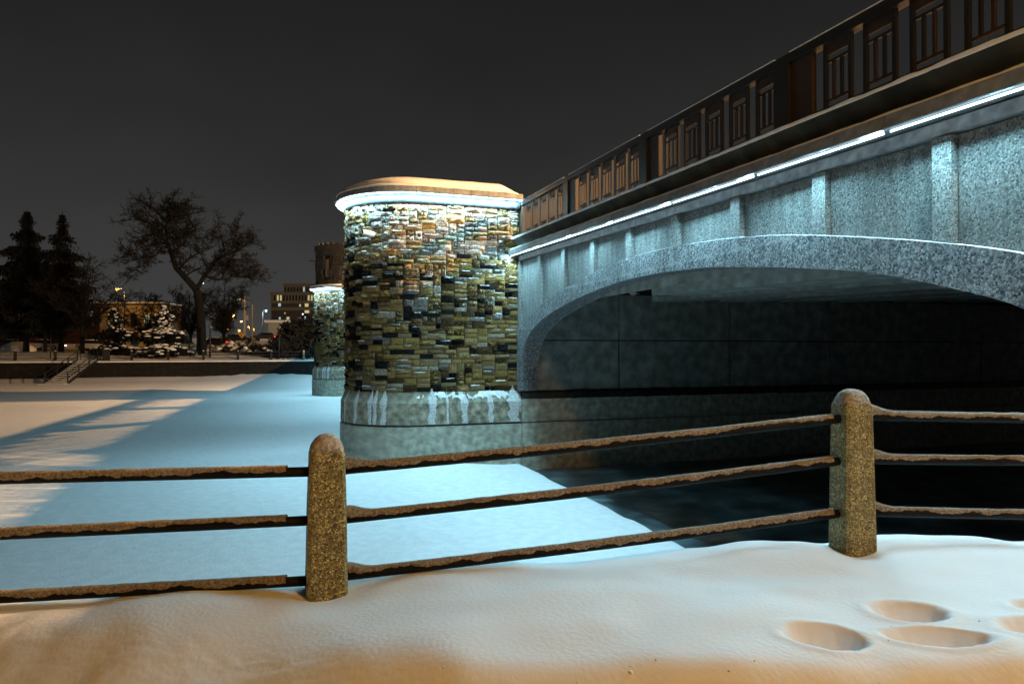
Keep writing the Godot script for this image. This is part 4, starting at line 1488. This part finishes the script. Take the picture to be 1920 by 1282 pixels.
func simple_bare(label: String, at: Vector3, h: float, w: float, stems: int, group := "") -> Node3D:
	var limbs: Array = []
	var th := h * .28
	limbs.append([[Vector3(0, -.2, 0), Vector3(.05, th * .5, 0), Vector3(0, th, .05)], h * .022 + .04, h * .016 + .03, 0])
	for k in stems:
		var a := R(-1.0, 1.0)
		var tip := Vector3(a * w, h * R(.72, 1.0) - absf(a) * h * .22, R(-.6, .6) * w)
		var mid := Vector3(tip.x * R(.3, .5), lerpf(th, tip.y, .5), tip.z * .4)
		limbs.append([[Vector3(0, th * R(.7, 1.0), 0), mid, tip], h * .010 + .02, .02, 0])
	return bare_tree(label, at, limbs, .1, h * .075, h * .16, 2, group)

func bush(label: String, at: Vector3, s: Vector3, n: int, m: Material, leaf: float, called := "evergreen_bush") -> Node3D:
	var t := thing(called, label, "bush", at, TURN)
	var mb := MB.new()
	for i in n:
		var d := Vector3(R(-1, 1), R(-.05, 1), R(-1, 1))
		if d.length() > 1.0 or d.length() < .2: continue
		var k := 1.0 + .16 * sin(d.x * 7.0 + d.z * 5.0)
		var q := Vector3(d.x * s.x, d.y * s.y, d.z * s.z) * k
		var u := Vector3(R(-1, 1), R(-1, 1), R(-1, 1)).normalized() * leaf
		var w := u.cross(Vector3(R(-1, 1), R(-1, 1), R(-1, 1))).normalized() * leaf * .5
		mb.tri(q - w, q + w, q + u * R(.8, 1.8))
	part(t, "foliage", mb.mesh(), m)
	var st := MB.new()
	for k in 5:
		st.tube([Vector3(R(-.3, .3), -.2, R(-.3, .3)), Vector3(R(-.5, .5) * s.x, s.y * .6, R(-.5, .5) * s.z)], [.07, .02], 5)
	part(t, "stems", st.mesh(true), M.bark)
	return t

func trees() -> void:
	# the large bare tree in the middle of the park
	var L: Array = []
	var trunk := [Vector3(0, -.3, 0), Vector3(0, 1.2, 0), Vector3(-.05, 3.4, 0), Vector3(-.18, 5.6, .05), Vector3(-.6, 7.8, 0)]
	L.append([trunk, .62, .44, 0])
	L.append([Z3([[730, 740], [640, 640], [580, 580], [545, 480], [510, 390], [500, 280], [520, 170], [540, 90]]), .42, .05, 2])
	L.append([Z3([[738, 725], [790, 630], [850, 540], [900, 490], [980, 465], [1060, 420], [1110, 360]]), .30, .05, 1])
	for b in [[[800, 640], [870, 665], [930, 660], [1000, 640], [1100, 650], [1170, 660]], [[530, 460], [460, 460], [400, 500], [330, 560], [260, 600]], [[505, 400], [420, 400], [330, 440], [230, 490]], [[500, 350], [430, 280], [330, 220], [230, 240]],
		[[585, 480], [600, 400], [640, 330], [700, 320]], [[600, 590], [660, 520], [740, 470], [820, 420]], [[500, 290], [560, 190], [620, 110]], [[505, 250], [430, 150], [370, 110]], [[940, 480], [920, 380], [900, 300]], [[980, 465], [1010, 370], [1040, 290]],
		[[1060, 420], [1120, 390], [1150, 400]], [[920, 655], [950, 560], [1000, 520], [1100, 520]], [[1000, 640], [1090, 590], [1170, 600]], [[540, 470], [640, 400], [700, 380]], [[515, 200], [600, 200], [680, 190]], [[430, 285], [400, 330], [300, 350]], [[560, 190], [650, 160], [690, 230]], [[400, 500], [340, 500], [230, 530]],
		[[510, 330], [580, 300], [660, 290]], [[640, 640], [700, 600], [760, 560]], [[850, 540], [880, 570], [960, 560], [1060, 560]], [[510, 390], [440, 340], [380, 370]], [[500, 280], [440, 230], [400, 200]]]:
		L.append([Z3(b), .13, .03, 0])
	bare_tree("large bare tree with a forked trunk and spreading crown in the park", Vector3(-70.73, 2.85, 17.08), L, .5, .26, 1.6, 2)

	spruce("tall dark spruce at the far left of the park", Vector3(-79.74, 3.0, 38.18), 17.9, 6.6, 2.6, 0, "tall spruces in the park", .05)
	spruce("tall dark spruce with gaps in its crown, right of its twin", Vector3(-80.69, 3.0, 34.66), 18.0, 5.2, 3.6, 0, "tall spruces in the park", .18)
	spruce("dark middle spruce with a thick trunk between two taller ones", Vector3(-76.66, 2.95, 35.2), 11.5, 4.4, 3.0, 0, "tall spruces in the park", .1)
	spruce("low broad spruce with light snow beside the stone pillar", Vector3(-70.9, 2.75, 26.5), 5.5, 3.2, .2, .14)
	spruce("low broad spruce heavy with snow in front of the tan house", Vector3(-70.2, 2.7, 21.15), 6.0, 4.0, .15, .3)
	simple_bare("bushy bare tree behind the head of the stairs", Vector3(-72.96, 2.9, 30.34), 10.6, 4.8, 16)
	simple_bare("spreading bare tree in front of the tan house", Vector3(-84.1, 3.1, 25.4), 7.6, 5.2, 12)
	simple_bare("bare tree right behind the large forked tree", Vector3(-88.0, 3.1, 16.1), 9.8, 4.0, 14)
	simple_bare("bare tree left behind the large forked tree", Vector3(-96.0, 3.6, 21.6), 9.0, 4.0, 12)
	simple_bare("bare tree at the end of the tan house", Vector3(-110.0, 4.8, 25.0), 8.6, 5.0, 12)
	simple_bare("thin bare tree behind the amber street lamps", Vector3(-128.0, 5.3, 18.8), 8.0, 3.0, 8)
	bush("broad black evergreen bush left of the far pier", Vector3(-69.6, 2.6, 5.2), Vector3(3.4, 4.6, 2.4), 9000, M.evergreen, .42)
	bush("lower black evergreen shoulder beside the broad bush", Vector3(-68.4, 2.5, 7.9), Vector3(1.5, 2.3, 1.5), 2600, M.evergreen, .34)
	# snow-laden shrubs between the tree and the bush
	snow_shrub("low snow covered shrubs right of the large tree", Vector3(-74.5, 2.95, 14.2), Vector3(3.2, 1.35, 1.6), 90, 70)
	snow_shrub("snowy twiggy shrub leaning out beside the black bush", Vector3(-69.4, 2.65, 10.3), Vector3(2.1, 1.3, 1.2), 40, 160)
	snow_shrub("small snowy shrub left of the large tree", Vector3(-73.4, 2.9, 18.6), Vector3(1.3, .6, .8), 26, 20)
	var h := thing("snow_heap", "ploughed heap of snow at the far left edge", "snow heap", Vector3(-90.5, 3.1, 42.6), TURN)
	var mb := MB.new()
	mb.blob(Vector3(0, 0, 0), Vector3(2.4, 1.35, 1.6), 16, 10, .08, rng)
	part(h, "heap", mb.mesh(true), M.snow_far)

func snow_shrub(label: String, at: Vector3, s: Vector3, blobs: int, sticks: int) -> void:
	var t := thing("snowy_shrub", label, "shrub", at, TURN, "snowy shrubs in the park")
	var sn := MB.new()
	for i in blobs:
		var x := R(-1, 1)
		var z := R(-1, 1)
		var y := sqrt(maxf(0, 1 - x * x * .8 - z * z * .2)) * R(.3, 1.0)
		sn.blob(Vector3(x * s.x, y * s.y, z * s.z), Vector3(R(.18, .42), R(.1, .26), R(.18, .4)), 7, 4, .25, rng)
	part(t, "snow_load", sn.mesh(true), M.snow_far)
	var tw := MB.new()
	for i in sticks:
		var b := Vector3(R(-1, 1) * s.x * .9, 0, R(-1, 1) * s.z)
		twigs(tw, b, Vector3(R(-.9, .9), 1, R(-.5, .8)).normalized(), s.y * R(.7, 1.25), .03, 1, .15)
	part(t, "branches", tw.mesh(), M.bark)

# ---------------------------------------------------------------- buildings
func slab(parent: Node3D, called: String, c: Vector3, s: Vector3, m: Material) -> MeshInstance3D:
	var b := MB.new()
	b.box(c, s)
	return part(parent, called, b.mesh(), m)

func window(parent: Node3D, at: Vector3, w: float, h: float, m: Material, framed := true) -> void:
	if framed:
		var fr := slab(parent, "window", at, Vector3(w + .2, h + .2, .12), M.office_dark)
		var b := MB.new()
		b.box(at + Vector3(0, 0, .04), Vector3(w, h, .1))
		part(fr, "pane", b.mesh(), m)
		var s := MB.new()
		s.box(at + Vector3(0, -h / 2 - .14, .1), Vector3(w + .3, .08, .2))
		part(fr, "sill", s.mesh(), M.snow_far)
	else:
		slab(parent, "window", at, Vector3(w, h, .1), m)

func buildings() -> void:
	# house at t=105: corner of brick and tan at local x = 0
	var h := thing("town_house", "two storey house, dark brick on the left and lamplit tan wall on the right", "house", Vector3(-100.82, 4.0, 35.09), TURN)
	slab(h, "brick_wall", Vector3(-4.6, 3.1, -3.0), Vector3(9.2, 6.6, 6.0), M.brick)
	slab(h, "tan_wall", Vector3(4.85, 3.05, -2.9), Vector3(9.7, 6.5, 6.1), M.tan_wall)
	slab(h, "roof", Vector3(.1, 6.5, -3.0), Vector3(19.4, .26, 6.7), M.wood)
	slab(h, "roof_snow", Vector3(.1, 6.70, -3.0), Vector3(19.3, .13, 6.6), M.snow_far)
	window(h, Vector3(-1.6, 4.45, 0.02), .8, 2.1, M.window_lit)
	window(h, Vector3(-1.6, 1.2, 0.02), .9, 1.5, M.window_dark)
	window(h, Vector3(-5.2, 4.4, 0.02), .8, 1.9, M.window_dark)
	window(h, Vector3(-7.6, 4.4, 0.02), .8, 1.9, M.window_dark)
	window(h, Vector3(7.4, 4.1, 0.18), .8, 1.3, M.window_lit)
	window(h, Vector3(5.4, 3.9, 0.18), .9, 1.8, M.window_dark)
	window(h, Vector3(5.5, 1.0, 0.18), 1.0, 2.2, M.window_dark)
	window(h, Vector3(2.6, 4.0, 0.18), .9, 1.5, M.window_dark)
	slab(h, "chimney", Vector3(-6, 7.4, -3.5), Vector3(.9, 1.6, .9), M.brick)
	var d := thing("dark_house", "dark house behind the spruces with a few small lit windows", "house", Vector3(-103.4, 4.1, 49.5), TURN)
	slab(d, "wall", Vector3(0, 3.0, -3), Vector3(11.0, 6.4, 6), M.brick)
	var rf := MB.new()
	for s in [1.0, -1.0]:
		rf.quad(Vector3(-6 * s, 6.1, -3 + 3.6 * s), Vector3(6 * s, 6.1, -3 + 3.6 * s), Vector3(6 * s, 8.4, -3), Vector3(-6 * s, 8.4, -3))
	part(d, "roof", rf.mesh(), M.wood)
	slab(d, "porch_roof", Vector3(1.0, 2.9, .9), Vector3(6.4, .2, 1.9), M.wood)
	slab(d, "porch_snow", Vector3(1.0, 3.08, .9), Vector3(6.4, .16, 1.9), M.snow_far)
	window(d, Vector3(4.2, 4.9, .02), .7, .7, M.window_cool)
	window(d, Vector3(4.5, 3.6, .02), 1.2, .6, M.window_warm)
	window(d, Vector3(.9, 1.6, .02), .5, .8, M.window_warm)
	window(d, Vector3(-3.4, 4.6, .02), .6, .4, M.window_cool)
	window(d, Vector3(-3.3, 1.6, .02), .5, .5, M.window_cool)
	window(d, Vector3(2.6, 1.5, .02), .9, 1.3, M.window_dark)

	# office block at t=235; 1 m = 5.36 photo pixels; local x = 0 at pixel 552
	var o := thing("office_block", "pale office block with banded floors and scattered lit windows", "office building", Vector3(-228.0, 6.0, 5.79), TURN)
	slab(o, "base", Vector3(1.0, 5.5, -6), Vector3(18.5, 11.5, 12), M.office_dark)
	slab(o, "lower_band", Vector3(1.0, 11.6, -5.9), Vector3(18.7, 1.1, 12.2), M.office)
	slab(o, "window_band", Vector3(1.0, 12.8, -6), Vector3(18.4, 1.5, 12), M.office_dark)
	slab(o, "main_floor", Vector3(1.0, 15.5, -5.8), Vector3(18.9, 4.0, 12.4), M.office)
	slab(o, "top_floor", Vector3(3.2, 18.8, -6.6), Vector3(15.2, 2.8, 10), M.office)
	slab(o, "roof_edge", Vector3(3.2, 20.4, -6.6), Vector3(15.6, .5, 10.4), M.office)
	slab(o, "antenna", Vector3(5.3, 22.4, -7), Vector3(.16, 4.2, .16), M.dark_metal)
	for i in 14:
		slab(o, "window", Vector3(-6.9 + 1.08 * i, 15.4, .42), Vector3(.52, 1.9, .1), M.window_warm if i in [1, 2, 11, 12] else M.window_dark)
	for i in 13:
		slab(o, "window", Vector3(-3.9 + 1.1 * i, 18.6, -1.58), Vector3(.5, 1.6, .1), M.window_cool if i in [6, 10] else M.window_dark)
	for q in [[-5.3, 13.0, .8, 1.0, 2], [1.9, 12.8, .5, .8, 1], [4.2, 12.9, 1.2, 1.1, 0], [-3.4, 10.1, .3, .5, 1], [4.3, 10.6, 1.5, .9, 0], [-5.2, 8.3, .5, .8, 2], [-2.3, 8.3, .9, .9, 0], [1.8, 8.2, .5, .7, 2], [-1.9, 6.4, 1.6, .5, 2], [6.6, 8.6, .7, .8, 0], [7.4, 12.9, .6, .8, 1]]:
		slab(o, "window", Vector3(q[0], q[1], .16), Vector3(q[2], q[3], .3), [M.window_warm, M.window_lit, M.window_cool][q[4]])
	var l := thing("low_building", "low pale building with a flat lit canopy left of the bush", "building", Vector3(-182.2, 5.7, 10.51), TURN)
	slab(l, "wall", Vector3(1.6, 2.6, -3), Vector3(8.5, 5.4, 6), M.office)
	slab(l, "canopy", Vector3(1.4, 5.6, -2.4), Vector3(9.4, .7, 7.6), M.pole_pale)
	var t := FARX

# ---------------------------------------------------------------- street
func car(label: String, at: Vector3, turn: float, paint: Color, tails: bool, heads: bool) -> void:
	var t := thing("car", label, "car", at, turn, "cars on the street behind the park")
	var bm := mat(paint, 0.35)
	# side outline swept across the width, narrower above the waist
	var pts := [Vector2(-2.15, .32), Vector2(2.1, .30), Vector2(2.2, .55), Vector2(2.1, .78), Vector2(1.15, .93), Vector2(-1.75, .98), Vector2(-2.1, .90), Vector2(-2.2, .6)]
	var b := MB.new()
	for i in pts.size():
		var p: Vector2 = pts[i]
		var q: Vector2 = pts[(i + 1) % pts.size()]
		b.quad(Vector3(p.x, p.y, .86), Vector3(q.x, q.y, .86), Vector3(q.x, q.y, -.86), Vector3(p.x, p.y, -.86))
		b.tri(Vector3(0, .6, .88), Vector3(p.x, p.y, .86), Vector3(q.x, q.y, .86))
		b.tri(Vector3(0, .6, -.88), Vector3(q.x, q.y, -.86), Vector3(p.x, p.y, -.86))
	part(t, "body", b.mesh(), bm)
	var g := MB.new()
	var lo := [Vector3(1.1, .93, .80), Vector3(-1.7, .97, .80)]
	var hi := [Vector3(.35, 1.42, .62), Vector3(-1.15, 1.43, .62)]
	var m := Vector3(1, 1, -1)
	g.quad(lo[1], lo[0], hi[0], hi[1])
	g.quad(lo[0] * m, lo[1] * m, hi[1] * m, hi[0] * m)
	g.quad(lo[0], lo[0] * m, hi[0] * m, hi[0])
	g.quad(lo[1] * m, lo[1], hi[1], hi[1] * m)
	part(t, "windows", g.mesh(), M.car_glass)
	var r := MB.new()
	r.box(Vector3(-.4, 1.45, 0), Vector3(1.5, .05, 1.24))
	var roof := part(t, "roof", r.mesh(), bm)
	var sn := MB.new()
	sn.blob(Vector3(-.4, 1.47, 0), Vector3(.78, .07, .62), 10, 5)
	part(roof, "snow", sn.mesh(true), M.snow_far)
	for x in [-1.35, 1.35]:
		for z in [-.8, .8]:
			var w := MB.new()
			w.tube([Vector3(x, .32, z - .11), Vector3(x, .32, z + .11)], [.32, .32], 14)
			var wh := part(t, "wheel", w.mesh(), M.tyre)
			var rm := MB.new()
			rm.tube([Vector3(x, .32, z - .118), Vector3(x, .32, z + .118)], [.19, .19], 12)
			part(wh, "rim", rm.mesh(), M.metal)
	for z in [-.62, .62]:
		var tl := MB.new()
		tl.box(Vector3(-2.16, .74, z), Vector3(.1, .16, .42))
		part(t, "tail_light", tl.mesh(), M.tail if tails else M.brick)
		var hl := MB.new()
		hl.box(Vector3(2.15, .64, z), Vector3(.1, .15, .4))
		part(t, "headlight", hl.mesh(), M.head if heads else M.pole_pale)

func street() -> void:
	var rd := MB.new()
	var rows: Array = [PackedVector3Array(), PackedVector3Array()]
	for i in 60:
		var z := 110.0 - i * 1.75
		rows[0].append(Vector3(-89.5, pg(-89.5, z) + .10, z)); rows[1].append(Vector3(-96.5, pg(-96.5, z) + .12, z))
	rd.grid(rows)
	struct("street", rd.mesh(true), M.asphalt, "street with packed snow running behind the park")
	car("dark red car with glowing tail lights at the far left", Vector3(-92.3, pg(-92.3, 45) + .14, 44.6), TURN + PI * .93, Color(.10, .012, .01), true, true)
	car("silver car with headlights on between two spruce trunks", Vector3(-91.9, pg(-91.9, 39.8) + .14, 39.6), TURN + .14, Color(.3, .32, .34), true, true)
	car("white car with headlights on passing the brick house", Vector3(-91.2, pg(-91.2, 34) + .14, 33.6), TURN + .1, Color(.55, .58, .6), true, true)
	car("blue grey parked car behind the thin park pole", Vector3(-91.4, pg(-91.4, 21.5) + .14, 21.6), TURN + .1, Color(.22, .30, .36), false, false)
	car("black car with red tail lights right of the large tree", Vector3(-99.0, pg(-99.0, 18.6) + .1, 18.7), TURN + PI + .15, Color(.02, .01, .012), true, false)
	car("dark parked car behind the snowy shrubs", Vector3(-104.0, pg(-104, 15.2) + .05, 15.0), TURN + .1, Color(.02, .022, .028), false, false)
	car("black car with tail lights beside the yellow pole", Vector3(-110.0, pg(-110, 11.0) + .05, 11.4), TURN + PI, Color(.03, .03, .035), true, false)

	var g := "lit street lamps beyond the park"
	var hp := func(p: Vector3) -> Vector3: return Vector3(p.x, pg(p.x, p.z), p.z)
	# [lit point, pole foot offset along the view's x, label, cool, energy]
	for q in [
		[Vector3(-92.08, 12.11, 30.9), RT * 1.1, "amber street lamp shining over the tan house roof", 0, 24.0],
		[Vector3(-143.0, 11.14, 19.29), RT * 0.3, "largest amber lamp right of the large tree", 0, 60.0],
		[Vector3(-163.93, 10.42, 18.94), RT * 0.9, "amber lamp just left of the pale utility pole", 0, 60.0],
		[Vector3(-121.65, 7.32, 18.37), RT * 0.05, "short amber lamp nearest the snowy shrubs", 0, 14.0],
		[Vector3(-131.75, 7.29, 17.06), RT * -0.3, "amber lamp glowing beside the yellow warning sign", 0, 14.0],
		[Vector3(-184.79, 9.73, 18.4), RT * 0.3, "small far amber lamp between the two tall poles", 0, 30.0],
		[Vector3(-205.72, 9.73, 18.06), RT * 0.2, "smallest far amber lamp right of the yellow pole", 0, 20.0],
		[Vector3(-156.63, 12.83, 12.72), RT * -0.8, "white lamp above the low building's canopy", 1, 90.0],
		[Vector3(-138.08, 11.14, 4.24), RT * 0.4, "white lamp above the black evergreen bush", 1, 60.0],
		[Vector3(-101.34, 14.31, 20.61), RT * -0.6, "white lamp shining in the fork of the large tree", 1, 8.0]]:
		var p: Vector3 = q[0]
		var foot: Vector3 = hp.call(p + q[1])
		lamp_post(q[2], foot, p.y - foot.y + .06, -(q[1] as Vector3), M.dark_metal, M.lamp_sodium if q[3] == 0 else M.lamp_cool, SODIUM if q[3] == 0 else COOL, q[4], g)
	# yellow pole with a long arm, pale utility pole, sign, globe lamps, thin pole
	var foot: Vector3 = hp.call(Vector3(-100.9, 0, 12.84))
	lamp_post("yellow pole with a long arm and a dim lamp head", foot, 10.9 - foot.y, RT * -2.35 + Vector3(0, .9, 0), M.pole_yellow, M.window_warm, SODIUM, 12.0)
	var u := thing("utility_pole", "pale tall utility pole with cross arms beyond the shrubs", "utility pole", hp.call(Vector3(-115.29, 0, 14.99)), TURN)
	var um := MB.new()
	um.tube([Vector3.ZERO, Vector3(0, 8.4, 0)], [.26, .16], 8)
	part(u, "pole", um.mesh(true), M.pole_pale)
	slab(u, "cross_arm", Vector3(.3, 7.4, 0), Vector3(2.4, .12, .12), M.wood)
	slab(u, "cross_arm", Vector3(.3, 6.2, 0), Vector3(2.0, .12, .12), M.wood)
	slab(u, "banner", Vector3(.5, 4.2, .1), Vector3(.5, .9, .05), M.pole_pale)
	var s := thing("warning_sign", "yellow diamond warning sign left of the pale pole", "road sign", hp.call(Vector3(-99.31, 0, 14.38)), TURN)
	slab(s, "post", Vector3(0, 1.0, 0), Vector3(.08, 2.6, .08), M.dark_metal)
	var sp := MB.new()
	sp.box(Vector3(0, 2.0, .07), Vector3(.72, .72, .03), Basis(Vector3.BACK, PI / 4))
	part(s, "plate", sp.mesh(), M.sign_yellow)
	var sy := MB.new()
	sy.bar(Vector3(-.05, 1.75, .095), Vector3(-.05, 2.1, .095), .012, .09, Vector3.RIGHT)
	sy.bar(Vector3(-.05, 2.1, .095), Vector3(.12, 2.25, .095), .012, .09, Vector3.RIGHT)
	part(s, "symbol", sy.mesh(), M.dark_metal)
	lamp_post("unlit globe lamp beside the large tree's trunk", Vector3(-68.23, 2.45, 15.85), 3.45, Vector3.ZERO, M.dark_metal, M.lamp_off, SODIUM, 0.0, "unlit globe lamps along the fence", true)
	lamp_post("unlit globe lamp in front of the black bush", Vector3(-66.9, 2.25, 8.05), 3.6, Vector3.ZERO, M.dark_metal, M.lamp_off, SODIUM, 0.0, "unlit globe lamps along the fence", true)
	var tp := thing("pole", "tall thin pole left of the large tree's trunk", "pole", Vector3(-73.4, 2.9, 18.79))
	var tm := MB.new()
	tm.tube([Vector3.ZERO, Vector3(0, 7.4, 0)], [.075, .06], 6)
	part(tp, "shaft", tm.mesh(true), M.stone_dark)
